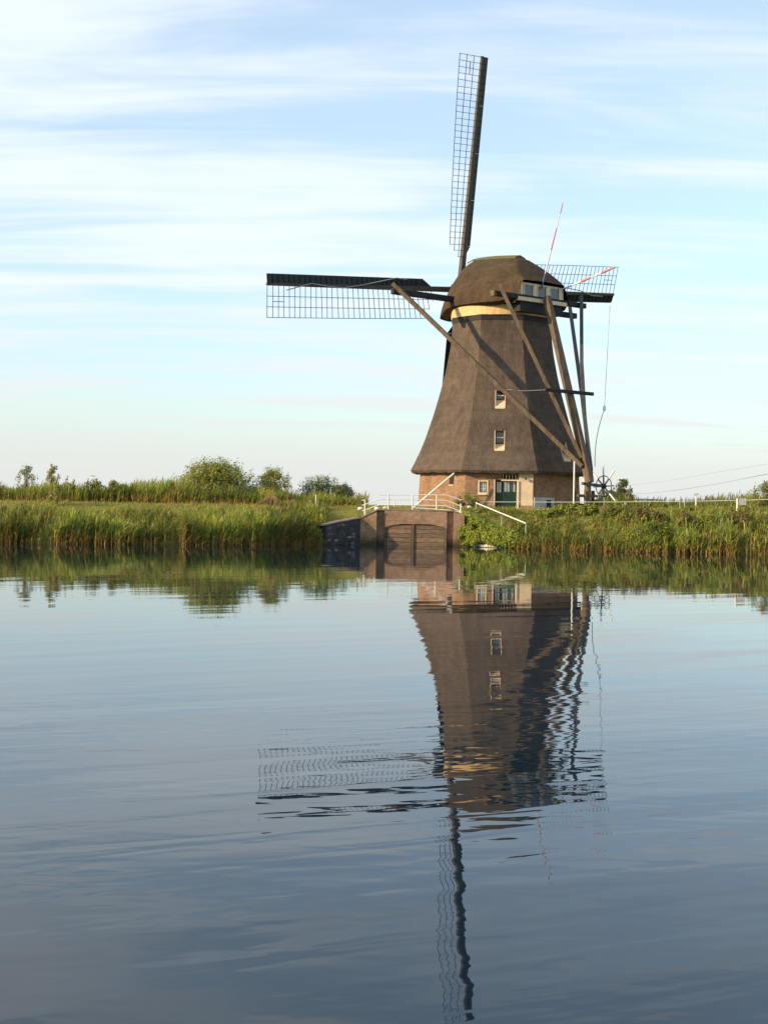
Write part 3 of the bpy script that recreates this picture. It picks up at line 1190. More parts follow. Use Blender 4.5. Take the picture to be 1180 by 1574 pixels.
# frame below the tail down to the ground
gz = MILL_G - .05
mb = MB()
foot = Vector((T_BOT.x - .12, T_BOT.y, gz))
mb.beam(foot, T_BOT + Vector((-.1, 0, .2)), .26, .30, up=AX)
mb.build('tail_post', M['old_wood'], mill, bevel=.02)
for dv, du, mt in ((-.75, .5, 'tar_wood'), (.38, .1, 'maroon'), (-.42, -.1, 'old_wood')):
    mb = MB()
    b0 = Vector((T_BOT.x, T_BOT.y, gz)) + HV * dv + AX * du
    mb.beam(b0, b0 + UZ * 1.25, .15, .18, up=AX)
    mb.build('capstan_post', M[mt], mill, bevel=.015)
mb = MB()
b0 = Vector((T_BOT.x, T_BOT.y, gz + .95))
mb.beam(b0 - HV * .95, b0 + HV * .6, .14, .16)
mb.build('capstan_rail', M['old_wood'], mill, bevel=.015)
mb = MB()
mb.beam(b0 - HV * .95 - UZ * .5, b0 + HV * .55 - UZ * .5, .12, .12)
mb.build('capstan_rail', M['tar_wood'], mill, bevel=.015)

# --- brake rope hanging from the far sail tip
rp0 = at(937, 470, 95.2)
rp1 = at(928.5, 628, TY + 8)
rp2 = at(914, 717, TY + .8)
mb = MB()
mb.tube([rp0, rp0.lerp(rp1, .5), rp1], .016, 5)
rope = mb.build('brake_rope', M['rope'], mill)
mb = MB()
pts = [rp1.lerp(rp2, i / 6) + (AX * .25 - UZ * .05) * math.sin(PI * i / 6) for i in range(7)]
mb.tube(pts, .022, 5)
mb.build('chain', M['steel'], rope)
mb = MB()
for i in range(12):
    a0, a1 = 2 * PI * i / 12, 2 * PI * (i + 1) / 12
    P_ = lambda a: rp1 + Vector((math.cos(a) * .07, 0, math.sin(a) * .16))
    mb.tube([P_(a0), P_(a1)], .022, 5, cap=False)
mb.build('hook', M['steel'], rope)

# --- two furled flags on poles at the tail
def flag_pole(p0, p1, bands):
    d = p1 - p0
    mb = MB()
    mb.tube([p0, p1], .032, 8, .018)
    o = mb.build('flag_pole', M['white'], mill)
    for a, b_, mname, r_ in bands:
        mb = MB()
        n = 6
        pts = [p0 + d * (a + (b_ - a) * i / n) for i in range(n + 1)]
        mb.tube(pts, r_, 8, r_ * .8)
        mb.build('furled_cloth', M[mname], o)


flag_pole(at(831, 447, 81.9), at(865.5, 308, 79.3), [(0, .2, 'blue', .055), (.2, .46, 'white', .045), (.46, .70, 'red', .045), (.70, .86, 'white', .03), (.86, .97, 'red', .035)])
flag_pole(at(866, 444, 82.2), at(947, 409.5, 79.8), [(0, .16, 'blue', .06), (.16, .34, 'white', .05), (.34, .52, 'red', .085), (.52, .72, 'white', .05), (.72, .97, 'red', .08)])

# --- sails
HUB = Vector((4.483, 87.785, 15.718))
UPS = UZ * math.cos(INC) - AX * math.sin(INC)
AF = AX * math.cos(INC) + UZ * math.sin(INC)
PHI = R(-4.87)
mb = MB()
mb.tube([HUB + AF * .55, HUB - AF * 5.5], .30, 14, .24)
shaft = mb.build('windshaft', M['stock'], mill)
mb = MB()
mb.obox(HUB, HV, UPS, AF, .62, .62, .9)
mb.build('poll_end', M['stock'], mill, bevel=.05)

NB = 33
SPC = .376
RTIP = 14.2
BAR_W, BAR_B = 1.90, .60


def local_mesh(name, mb, mat):
    me = bpy.data.meshes.new(name)
    me.from_pydata(mb.v, [], mb.f)
    me.polygons.foreach_set('use_smooth', mb.s)
    me.update()
    me.materials.append(mat)
    return me


mb = MB()
mb.beam((0, .04, 0), (0, BAR_W, 0), .027, .024)
bar_me = local_mesh('lattice_bar', mb, M['steel'])
mb = MB()
mb.beam((0, .04, 0), (0, BAR_W * .7, 0), .027, .024)
bar_mid = local_mesh('lattice_bar_mid', mb, M['steel'])
mb = MB()
mb.beam((0, .04, 0), (0, BAR_W * .42, 0), .027, .024)
bar_short = local_mesh('lattice_bar_short', mb, M['steel'])
mb = MB()
mb.beam((0, -.05, 0.03), (0, -.56, 0.03), .045, .05)
rib_me = local_mesh('board_rib', mb, M['tar_wood'])
mb = MB()
HB = 1.425
mb.hexa([(-HB, -.62, -.012), (HB - .01, -.62, -.012), (HB - .01, -.04, -.012), (-HB, -.04, -.012)], [(-HB, -.62, .012), (HB - .01, -.62, .012), (HB - .01, -.04, .012), (-HB, -.04, .012)])
board_me = local_mesh('wind_board', mb, M['green_board'])


def twist(r): return R(5 + 19 * (1 - (r - 1.8) / (RTIP - 1.8)) ** 1.3)


def board_tilt(r): return R(14)


def kid(name, me, parent, mat4):
    o = bpy.data.objects.new(name, me)
    col.objects.link(o)
    o.parent = parent
    o.matrix_local = mat4
    return o


for si in range(4):
    t = PHI + si * PI / 2
    d = UPS * math.cos(t) + HV * math.sin(t)
    q = UPS * math.sin(t) - HV * math.cos(t)
    nz = d.cross(q)                                  # towards the mill
    off = .16 if si % 2 == 0 else -.16
    mat = Matrix.Identity(4)
    for i in range(3):
        mat[i][0], mat[i][1], mat[i][2] = d[i], q[i], nz[i]
        mat[i][3] = HUB[i] - MC[i] * (1 if i < 2 else 0) + nz[i] * off - (MILL_G if i == 2 else 0)
    mb = MB()
    mb.hexa([(0, -.17, -.15), (0, .17, -.15), (0, .17, .15), (0, -.17, .15)][::-1], [(RTIP, -.075, -.07), (RTIP, .075, -.07), (RTIP, .075, .07), (RTIP, -.075, .07)][::-1])
    sail = kid('sail', local_mesh('sail', mb, M['stock']), mill, mat)
    # lattice
    rs = [RTIP - .05 - i * SPC for i in range(NB)]
    for i, r in enumerate(rs):
        me_ = bar_me if i < NB - 2 else (bar_mid if i == NB - 2 else bar_short)
        kid('lattice_bar', me_, sail, Matrix.Translation((r + random.uniform(-.015, .015), 0, 0)) @ Matrix.Rotation(twist(r) + random.uniform(-.012, .012), 4, 'X') @ Matrix.Rotation(random.uniform(-.010, .010), 4, 'Z'))
    for fr_, cut in ((1.0, NB - 3), (.68, NB - 2), (.36, NB - 1)):
        mb = MB()
        P3 = [Matrix.Rotation(twist(r), 3, 'X') @ Vector((0, BAR_W * fr_, 0)) + Vector((r, 0, 0)) for r in rs[:cut + 1]]
        for a, b_ in zip(P3[:-1], P3[1:]):
            mb.beam(a + (a - b_) * .06, b_, .032, .024)
        kid('lattice_lath', local_mesh('lattice_lath', mb, M['steel']), sail, Matrix.Identity(4))
    mb = MB()                                         # little climbing rung near the tip
    P3 = [Matrix.Rotation(twist(r), 3, 'X') @ Vector((r, BAR_W * .52, .02)) for r in (rs[1], rs[3])]
    mb.beam(P3[0], P3[1], .035, .03)
    kid('rung', local_mesh('rung', mb, M['steel']), sail, Matrix.Identity(4))
    # leading boards in four lengths, with their ribs
    r0 = RTIP - .05 - HB
    for i in range(4):
        r = r0 - i * 2 * HB
        kid('wind_board', board_me, sail, Matrix.Translation((r, 0, 0)) @ Matrix.Rotation(board_tilt(r), 4, 'X'))
    for i, r in enumerate(rs[:30]):
        kid('board_rib', rib_me, sail, Matrix.Translation((r, 0, 0)) @ Matrix.Rotation(board_tilt(r), 4, 'X'))
    mb = MB()
    mb.add([(3.1, -.04, -.012), (2.35, -.04, -.012), (2.5, -.2, -.012), (3.0, -.55, -.012), (3.1, -.62, -.012),
            (3.1, -.04, .012), (2.35, -.04, .012), (2.5, -.2, .012), (3.0, -.55, .012), (3.1, -.62, .012)],
           [(0, 1, 2, 3, 4), (9, 8, 7, 6, 5), (0, 5, 6, 1), (1, 6, 7, 2), (2, 7, 8, 3), (3, 8, 9, 4)])
    kid('wind_board', local_mesh('wind_board_end', mb, M['green_board']), sail, Matrix.Translation((RTIP - .06 - 8 * HB - 3.1, 0, 0)) @ Matrix.Rotation(board_tilt(3), 4, 'X'))
    # pale rope looped along the sail
    if si in (1, 3):
        mb = MB()
        if si == 3: pts = [(12.9, .30), (12.2, .12), (11.2, -.12), (10.0, .02), (8.9, .08), (7.7, -.1), (6.6, -.3), (5.6, -.5), (5.0, -.62), (4.2, -.55)]
        else: pts = [(6.4, -.02), (8, .28), (9.6, .34), (10.8, .2), (12.0, -.12), (13, -.14)]
        mb.tube([(r, y, .16 if si == 3 else .14) for r, y in pts], .032, 6)
        kid('sail_rope', local_mesh('sail_rope', mb, M['rope']), sail, Matrix.Identity(4))

# ------------------------------------------------------------------ quay
QY = 68.55
QT = 1.77


def qx(px, Y=QY): return at(px, 815, Y).x


quay = empty('quay_wall', (qx(640), QY, 0))
tag(quay, 'brick sluice quay with gate leaves at the water below the white railing', 'quay')
xL0, xL1, xL2 = qx(553.5), qx(578.5), qx(590)
xR0, xR1, xR2 = qx(687), qx(697), qx(713)
A_L, A_R, A_S, A_C = xL2 + .02, xR0 - .02, .86, 1.07     # gate opening: springing and crown


def arch(x):
    t = (x - A_L) / (A_R - A_L)
    s = np.interp(t, [0, .10, .28, .74, .9, 1], [A_S + .02, A_S + .12, A_C, A_C, A_S + .12, A_S + .02])
    return float(s)


mb = MB()
n = 24
for i in range(n):                                           # wall over the gate, as one slab with an arched soffit
    xa, xb = A_L + (A_R - A_L) * i / n, A_L + (A_R - A_L) * (i + 1) / n
    za, zb_ = arch(xa), arch(xb)
    mb.hexa([(xa, QY, za), (xb, QY, zb_), (xb, QY + .8, zb_), (xa, QY + .8, za)], [(xa, QY, QT - .06), (xb, QY, QT - .06), (xb, QY + .8, QT - .06), (xa, QY + .8, QT - .06)])
mb.build('arch_wall', M['quay_brick'], quay)
for (xa, xb, ya) in ((xL0, xL1, QY - .20), (xR1, xR2, QY - .16)):
    mb = MB()
    zt = QT - .06
    if xa < 0:
        mb.hexa([(xa, ya, -1.2), (xb, ya, -1.2), (xb, QY + .9, -1.2), (xa, QY + .9, -1.2)], [(xa, ya, 1.30), (xb, ya, zt - .02), (xb, QY + .9, zt - .02), (xa, QY + .9, 1.30)])
    else:
        mb.hexa([(xa, ya, -1.2), (xb, ya, -1.2), (xb, QY + .9, -1.2), (xa, QY + .9, -1.2)], [(xa, ya, zt - .02), (xb, ya, zt - .14), (xb, QY + .9, zt - .14), (xa, QY + .9, zt - .02)])
    mb.build('pier', M['quay_brick'], quay)
for (xa, xb) in ((xL1, xL2 + .02), (xR0 - .02, xR1)):          # recessed stop-log slots
    mb = MB()
    mb.box((xa + .002, QY + .16, -1.2), (xb - .002, QY + .8, QT - .06))
    mb.build('slot', M['quay_brick'], quay)
mb = MB()
mb.box((xL1, QY + .03, QT - .06), (xR1 - .004, QY + .95, QT + .02))
mb.build('coping', M['coping'], quay, bevel=.02)
# gate: planks one by one and posts
gd = QY + .07
xm_ = qx(634.5)
for (xa, xb) in ((A_L + .1, xm_ - .07), (xm_ + .07, A_R - .1)):
    mb = MB()
    mb.box((xa, gd + .07, -1.0), (xb, gd + .14, 1.08))
    gate = mb.build('gate_leaf', M['tar_wood'], quay)
    z = -.45
    while z < 1.0:
        mb = MB()
        pf = random.uniform(.75, 1.15)
        y0 = gd + random.uniform(-.012, .012)
        mb.box((xa + .01, y0, z + .008), (xb - .01, y0 + .06, z + .20))
        mb.build('plank', simple_mat('gate_plank', tuple(k_ * pf for k_ in (0.200, 0.138, 0.090)), .85, .35, 3, (1, 1, 4)), gate)
        z += .21
for xa, w_ in ((xm_, .12), (A_L + .045, .09), (A_R - .045, .09)):
    mb = MB()
    mb.box((xa - w_ / 2, gd - .06, -1.0), (xa + w_ / 2, gd + .12, 1.04 if w_ > .1 else .9))
    mb.build('gate_post', M['old_wood'], quay, bevel=.01)
# left wing wall: tarred stones with pale mortar; right wing mostly under ivy
WL0, WL1 = Vector((-2.80, 66.75, 0)), Vector((xL0, QY - .20, 0))
dn = (WL1 - WL0).normalized()
wn_ = Vector((dn.y, -dn.x, 0))
ZL0, ZL1 = .96, 1.30
mb = MB()
bk = -wn_ * .42
mb.hexa([WL0 - UZ * 1.2, WL1 - UZ * 1.2, WL1 + bk - UZ * 1.2, WL0 + bk - UZ * 1.2], [WL0 + UZ * ZL0, WL1 + UZ * ZL1, WL1 + bk + UZ * ZL1, WL0 + bk + UZ * ZL0])
wing = mb.build('wing_wall', M['tar_stone'], quay)
Lw = (WL1 - WL0).length
rows = 8
for j in range(rows):
    s = (j % 2) * .11
    while s < Lw - .05:
        ln = random.uniform(.16, .36)
        e_ = min(s + ln, Lw)
        zc_ = .02 + j * .15
        ztop = ZL0 + (ZL1 - ZL0) * s / Lw
        if zc_ + .135 < ztop and random.random() < .93 and e_ - s > .08:
            mb = MB()
            o_ = .012 + random.random() * .035
            a = WL0 + dn * (s + .015) + wn_ * -.01
            b_ = WL0 + dn * (e_ - .015) + wn_ * -.01
            a2, b2 = a + wn_ * (o_ + .01), b_ + wn_ * (o_ + .01)
            ji = lambda: Vector((0, 0, random.uniform(-.015, .015)))
            mb.hexa([a + UZ * zc_, b_ + UZ * zc_, b_ + UZ * (zc_ + .135), a + UZ * (zc_ + .135)][::-1],
                    [a2 + UZ * (zc_ + .01) + ji(), b2 + UZ * (zc_ + .01) + ji(), b2 + UZ * (zc_ + .12) + ji(), a2 + UZ * (zc_ + .12) + ji()][::-1])
            mb.build('stone', M['pale_stone'] if random.random() < .26 else M['tar_stone'], wing)
        s = e_
mb = MB()
ca, cb_ = WL0 - dn * .15 + wn_ * .05 + UZ * (ZL0 - .02), WL1 + wn_ * .05 + UZ * ZL1
mb.hexa([ca, cb_, cb_ - wn_ * .5, ca - wn_ * .5], [ca + UZ * .07, cb_ + UZ * .07, cb_ - wn_ * .5 + UZ * .07, ca - wn_ * .5 + UZ * .07])
mb.build('wing_coping', M['coping'], quay, bevel=.01)
mb = MB()
pa, pb = Vector((xL0, QY - .24, 1.30)), Vector((xL1, QY - .24, QT - .08))
mb.hexa([pa, pb, pb + Vector((0, .5, 0)), pa + Vector((0, .5, 0))], [pa + UZ * .07, pb + UZ * .07, pb + Vector((0, .5, .07)), pa + Vector((0, .5, .07))])
mb.build('pier_coping', M['coping'], quay, bevel=.01)
WR0, WR1 = Vector((xR2 + .004, QY - .15, 0)), Vector((6.75, 66.35, 0))
dr = (WR1 - WR0).normalized()
wr = Vector((dr.y, -dr.x, 0))
mb = MB()
bk = -wr * .4
mb.hexa([WR0 - UZ * 1.2, WR1 - UZ * 1.2, WR1 + bk - UZ * 1.2, WR0 + bk - UZ * 1.2], [WR0 + UZ * .95, WR1 + UZ * .12, WR1 + bk + UZ * .12, WR0 + bk + UZ * .95])
wingr = mb.build('wing_wall', M['tar_stone'], quay)
Lr = (WR1 - WR0).length
for j in range(5):
    s = (j % 2) * .12
    while s < Lr - .06:
        ln = random.uniform(.14, .26)
        e_ = min(s + ln, Lr)
        zc_ = .02 + j * .15
        if zc_ + .1 < .95 - .83 * s / Lr + .16:
            mb = MB()
            o_ = .02 + random.random() * .05
            a = WR0 + dr * (s + .012)
            b_ = WR0 + dr * (e_ - .012)
            a2, b2 = a + wr * o_, b_ + wr * o_
            mb.hexa([a + UZ * zc_, b_ + UZ * zc_, b_ + UZ * (zc_ + .14), a + UZ * (zc_ + .14)][::-1],
                    [a2 + UZ * (zc_ + .015), b2 + UZ * (zc_ + .015), b2 + UZ * (zc_ + .12), a2 + UZ * (zc_ + .12)][::-1])
            mb.build('stone', M['stone'], wingr)
        s = e_

# white railing over the quay
RY = QY + .22
rail = empty('white_railing', (qx(634), RY, QT))
tag(rail, 'white tubular railing with sloping ends on top of the brick quay', 'railing')


def rz_(px, py, Y=RY): return at(px, py, Y)


for px, ya, yb in ((561, 768, 793), (597, 759.5, 786), (634, 760, 786), (671, 760.5, 786), (708, 774, 789)):
    mb = MB()
    a, b_ = rz_(px, yb), rz_(px, ya)
    mb.tube([Vector((b_.x, RY, a.z)), b_], .034, 8)
    mb.build('post', M['white'], rail)
for pts in (((584, 760.5), (634, 760.5), (687, 761), (709, 769)), ((556, 777), (583.5, 767.5), (634, 768), (685, 769), (711, 779)),
            ((557, 785.5), (583, 776), (634, 776.5), (685, 777.5), (708, 786)), ((633, 780.5), (690, 784), (709, 787.5)), ((556, 769.5), (561, 768.5))):
    mb = MB()
    mb.tube([rz_(*p) for p in pts], .024, 8)
    mb.build('rail', M['white'], rail)
mb = MB()
a = rz_(606, 784, 71.2)
mb.tube([a, rz_(606, 770, 71.2)], .025, 8)
mb.build('post', M['white'], rail)

# long white pole leaning on the eave
mb = MB()
q0 = at(634.5, 781, 78.2)
q1 = at(697.5, 727.5, 78.75)
mb.tube([q0, q1], .065, 8, .05)
tag(mb.build('leaning_pole', M['white']), 'long white pole leaning from the quay railing up to the thatched eave', 'pole')

# hand rail down the bank
hr = empty('handrail', at(772, 808, 68.5))
tag(hr, 'pale sloping handrail going down the ivy bank beside the quay', 'handrail')
ha, hb = at(731.5, 773, 70.2), at(808, 804.5, 66.6)
mb = MB()
mb.tube([ha, hb], .032, 8)
mb.build('rail', M['white'], hr)
for f_, drop in ((.0, .5), (.53, .62), (1.0, 1.1)):
    p = ha.lerp(hb, f_)
    mb = MB()
    mb.tube([p - UZ * drop, p - UZ * .02], .022, 6)
    mb.build('post', M['greenrail'], hr)
mb = MB()
p = ha.lerp(hb, .53)
mb.obox(p - UZ * .06, (1, 0, 0), (0, 1, 0), UZ, .13, .10, .12)
mb.build('bracket', M['old_wood'], hr)

# low fence along the top of the right bank
fence = empty('low_fence', at(940, 785, 70))
tag(fence, 'low pale green single rail fence along the bank before the mill', 'fence')
FP = [(742, 771.5, 72.5), (850, 771.8, 71.2), (940, 771.6, 70.0), (1040, 770.8, 68.8), (1131, 769.3, 67.8), (1185, 767.5, 67.0)]
fp = [at(*p) for p in FP]
mb = MB()
mb.tube(fp, .017, 8)
mb.build('rail', M['greenrail'], fence)
for px, mt, w_ in ((757, 'greenrail', .03), (876, 'maroon', .08), (960, 'white', .03), (1044.5, 'greenrail', .035), (1051.5, 'greenrail', .03)):
    Y = float(np.interp(px, [p[0] for p in FP], [p[2] for p in FP]))
    yy = float(np.interp(px, [p[0] for p in FP], [p[1] for p in FP]))
    tp = at(px, yy + .3, Y)
    mb = MB()
    mb.beam(Vector((tp.x, tp.y, float(ground_z(tp.x, tp.y)) - .1)), tp, w_, w_)
    mb.build('post', M[mt], fence)

# blank board on a white post
sg = empty('notice_board', at(1134, 790, 67.6))
tag(sg, 'blank whitish board on a thick white post in the bank shrubs', 'board')
p = at(1133, 766, 67.6)
mb = MB()
mb.tube([Vector((p.x, p.y, 1.5)), p], .05, 8)
mb.build('post', M['white'], sg)
mb = MB()
mb.box((p.x + .06, p.y - .02, p.z - .33), (p.x + .44, p.y + .02, p.z - .01))
mb.build('panel', M['grey_plaster'], sg, bevel=.01)

# post with a rounded hood
hp = empty('hooded_post', at(1069, 790, 76))
tag(hp, 'white post with a small rounded hood behind the low fence', 'post')
p = at(1069.5, 759, 76)
mb = MB()
mb.tube([Vector((p.x, p.y, 1.7)), Vector((p.x, p.y, p.z - .08))], .045, 8)
mb.build('post', M['white'], hp)
mb = MB()
nn = 10
for i in range(nn):
    a0, a1 = PI * i / nn, PI * (i + 1) / nn
    P_ = lambda a, r, y: Vector((p.x - math.cos(a) * r, p.y + y, p.z - .06 + math.sin(a) * r * .55))
    mb.hexa([P_(a0, .12, -.1), P_(a1, .12, -.1), P_(a1, .12, .1), P_(a0, .12, .1)], [P_(a0, .16, -.1), P_(a1, .16, -.1), P_(a1, .16, .1), P_(a0, .16, .1)])
mb.build('hood', M['grey_plaster'], hp)
mb = MB()
mb.box((p.x - .09, p.y - .07, p.z - .10), (p.x + .09, p.y + .07, p.z - .03))
mb.build('box', M['white'], hp)

# dark table beyond the capstan wheel
tb = empty('wooden_table', at(981, 785, 84))
tag(tb, 'dark wooden table with thin top beyond the capstan wheel', 'table')
a, b_ = at(955, 766.5, 84), at(1008, 765.8, 84)
mb = MB()
mb.hexa([(a.x, 83.6, a.z - .05), (b_.x, 83.6, a.z - .05), (b_.x, 84.4, a.z - .05), (a.x, 84.4, a.z - .05)], [(a.x, 83.6, a.z), (b_.x, 83.6, a.z), (b_.x, 84.4, a.z), (a.x, 84.4, a.z)])
mb.build('table_top', M['tar_wood'], tb)
for x in (a.x + .2, b_.x - .25):
    for y in (83.7, 84.3):
        mb = MB()
        mb.beam((x, y, 1.75), (x, y, a.z - .05), .07, .07)
        mb.build('leg', M['tar_wood'], tb)

# free-standing white poles by the tail
mb = MB()
p = at(882.5, 709, 76.2)
mb.tube([Vector((p.x, p.y, 1.6)), p], .045, 8)
tag(mb.build('white_pole', M['white']), 'thin white pole standing before the shaded brick wall near the tail', 'pole')
rw = empty('banded_pole', Vector((at(898, 726, 80.2).x, 80.2, 1.75)))
tag(rw, 'white pole with a red banded top beside the tail pole foot', 'pole')
p = at(898, 703, 80.2)
bt = Vector((p.x, p.y, 1.75))
mb = MB()
mb.tube([bt, bt.lerp(p, .88)], .05, 8)
mb.build('shaft', M['white'], rw)
mb = MB()
mb.tube([bt.lerp(p, .88), bt.lerp(p, .95)], .052, 8)
mb.build('band', M['red'], rw)
mb = MB()
mb.tube([bt.lerp(p, .95), p], .05, 8)
mb.build('shaft_top', M['white'], rw)
# thin marker post on the dike
for px, ya, yb, Y, mt, lab in ((485.5, 760.5, 781, 75, 'white', 'thin pale marker post on the dike before the reeds'),
                               (551.5, 757, 781, 74, 'old_wood', 'thin brown stake on the dike beside the railing end')):
    mb = MB()
    a, b_ = at(px, yb, Y), at(px, ya, Y)
    mb.tube([Vector((b_.x, Y, 1.7)), b_], .032, 6)
    tag(mb.build('marker_post', M[mt]), lab, 'post', 'marker posts on the dike')


# white painted boulders along the path
def boulder(seed, loc, rx, rz):
    rr = np.random.default_rng(seed)
    V, F = [], []
    nu, nv = 10, 6
    for j in range(nv + 1):
        th = PI * j / nv
        for i in range(nu):
            ph = 2 * PI * i / nu
            k_ = 1 + rr.uniform(-.12, .12) * math.sin(th)
            V.append((rx * k_ * math.sin(th) * math.cos(ph), rx * .8 * k_ * math.sin(th) * math.sin(ph), rz * (1 + math.cos(th)) * k_))
    for j in range(nv):
        for i in range(nu):
            F.append((j * nu + i, (j + 1) * nu + i, (j + 1) * nu + (i + 1) % nu, j * nu + (i + 1) % nu))
    me = bpy.data.meshes.new('boulder')
    me.from_pydata(V, [], F)
    me.polygons.foreach_set('use_smooth', [True] * len(F))
    me.update()
    return link_mesh('white_boulder', me, M['stone'], None, loc)


for i, (px, py, Y, rx, lab) in enumerate(((553.5, 783.5, 69.6, .15, 'white boulder left of the first railing post on the grass edge'),
                                          (579, 783.5, 69.8, .15, 'white boulder under the sloping rails of the white railing'),
                                          (592, 783, 70.4, .14, 'white boulder beside the second post of the white railing'),
                                          (721, 781, 70.8, .14, 'white boulder under the green plant at the railing end'),
                                          (826, 786.5, 70.6, .17, 'white boulder on the path before the whitewashed hatch wall'),
                                          (934.5, 784, 70.0, .19, 'white boulder on the bank top below the capstan wheel'))):
    p = at(px, py, Y)
    gz_ = max(float(ground_z(p.x, p.y)), p.z)
    tag(boulder(50 + i, (p.x, p.y, gz_ - .03), rx, rx * .55), lab, 'boulder', 'white boulders along the path')

# two overhead cables
for k_, (pts, lab) in enumerate(((((1290, 702, 100), (1180, 713, 112), (1100, 726, 125), (1020, 740, 145), (955, 747, 175), (900, 749, 220)), 'upper faint overhead cable crossing the sky beyond the table'),
                                 (((1290, 703, 84), (1180, 728.5, 94), (1100, 744, 105), (1050, 752, 115), (1005, 757.5, 130), (940, 761, 170)), 'lower darker overhead cable crossing the sky above the reeds'))):
    P3 = [at(*p) for p in pts]
    mb = MB()
    mb.tube(P3, .016 if k_ else .010, 5)
    tag(mb.build('overhead_cable', M['cable']), lab, 'cable', 'overhead cables')


# ------------------------------------------------------------------ vegetation
def blades(base, height, width, lean_dir, lean, seg, tint_lo, tint_hi, droop=0.0):
    """curved grass blades: base (n,3), returns V, F, tint"""
    n = len(base)
    ang = rng.uniform(0, 2 * PI, n)
    side = np.stack([np.cos(ang), np.sin(ang), np.zeros(n)], 1)
    Vs, Ts = [], []
    for i in range(seg + 1):
        t = i / seg
        c = base + np.stack([lean_dir[:, 0] * lean * t ** 1.8, lean_dir[:, 1] * lean * t ** 1.8, height * (t - droop * t ** 3)], 1)
        w = width * (1 - t ** 1.6) * 0.5 + 0.0015
        Vs += [c - side * w[:, None], c + side * w[:, None]]
        col_ = tint_lo + (tint_hi - tint_lo) * t
        Ts += [col_, col_]
    V = np.stack(Vs, 1)                     # n, 2(seg+1), 3
    T = np.stack(Ts, 1)
    k = 2 * (seg + 1)
    idx = (np.arange(n) * k)[:, None]
    F = np.concatenate([idx + np.array([[2 * i, 2 * i + 1, 2 * i + 3, 2 * i + 2]]) for i in range(seg)], 0)
    return V.reshape(-1, 3), F, T.reshape(-1, 3)


def merge(parts):
    V, F, T, o = [], [], [], 0
    for v, f, t in parts:
        V.append(v)
        F.append(f + o)
        T.append(t)
        o += len(v)
    return np.concatenate(V), np.concatenate(F), np.concatenate(T)


def vnoise(x, s, seed):
    """smooth 1-D value noise"""
    r_ = np.random.default_rng(seed)
    tab = r_.uniform(0, 1, 4096)
    u = x * s + 1000
    i = np.floor(u).astype(int)
    f = u - i
    f = f * f * (3 - 2 * f)
    return tab[i % 4096] * (1 - f) + tab[(i + 1) % 4096] * f


def pick(n, cols):
    cols = np.array(cols)
    a = cols[rng.integers(0, len(cols), n)]
    return a * rng.uniform(.75, 1.25, (n, 1))


REED_G = [(0.19, 0.235, 0.042), (0.22, 0.255, 0.044), (0.28, 0.275, 0.055), (0.10, 0.16, 0.040), (0.31, 0.27, 0.07), (0.13, 0.185, 0.044)]
REED_B = [(0.42, 0.24, 0.08), (0.30, 0.17, 0.06), (0.24, 0.20, 0.05), (0.46, 0.30, 0.11)]


def reed_bed(name, X, Y, Z, H, label, greens=REED_G, browns=REED_B, leaves=9, wl=.040, plume=.0):
    n = len(X)
    base = np.stack([X, Y, Z], 1)
    parts = []
    g = pick(n, greens)
    patch_ = vnoise(X + 0.4 * Y, .9, 5)[:, None]
    g = g * (.55 + .85 * patch_)
    br = pick(n, browns)
    wind = np.stack([np.full(n, .7) + rng.normal(0, .5, n), rng.normal(0, .6, n)], 1)
    ln = rng.uniform(.05, .28, n) * H
    parts.append(blades(base, H, np.full(n, .020), wind, ln, 3, br, g))
    for k_ in range(leaves):
        f = rng.uniform(.0, .8, n)
        b0 = base + np.stack([wind[:, 0] * ln * f ** 1.8, wind[:, 1] * ln * f ** 1.8, H * f], 1)
        a = rng.uniform(0, 2 * PI, n)
        dirn = np.stack([np.cos(a) + .35, np.sin(a)], 1)
        hl = rng.uniform(.28, .55, n) * np.minimum(H, 1.6) * .8
        tl = g * rng.uniform(.75, 1.35, (n, 1))
        low = (f < .3)[:, None] & (rng.uniform(0, 1, (n, 1)) < .75)
        tl = np.where(low, pick(n, browns), tl)
        parts.append(blades(b0, hl, np.full(n, wl) * rng.uniform(.7, 1.2, n), dirn, hl * rng.uniform(.25, .75, n), 2, tl * .9, tl * 1.1, .25))
    if plume:
        sel = rng.uniform(0, 1, n) < plume
        b0 = base[sel] + np.stack([wind[sel, 0] * ln[sel], wind[sel, 1] * ln[sel], H[sel] * .93], 1)
        m_ = int(sel.sum())
        tl = pick(m_, [(0.20, 0.15, 0.10), (0.26, 0.21, 0.14)])
        parts.append(blades(b0, np.full(m_, .32), np.full(m_, .05), wind[sel], np.full(m_, .12), 2, tl, tl))
    V, F, T = merge(parts)
    me = big_mesh(name, V, F, T)
    o = link_mesh(name, me, M['reed'])
    return tag(o, label, 'reeds', kind='stuff')


def scatter_shore(x0, x1, d0, d1, n, hfun):
    X = rng.uniform(x0, x1, n)
    clump = vnoise(X, 2.2, 21)
    keep = rng.uniform(0, 1, n) < (.12 + .88 * smooth(.25, .65, clump))
    X = X[keep]
    n = len(X)
    D = d0 + (d1 - d0) * rng.uniform(0, 1, n) ** 1.5
    Y = shore(X) + D
    Z = np.maximum(ground_z(X, Y), -.05)
    H = hfun(X, D) * (.52 + .62 * vnoise(X + D * .7, 1.3, 33)) * rng.uniform(.5, 1.18, n)
    return X, Y, Z, H


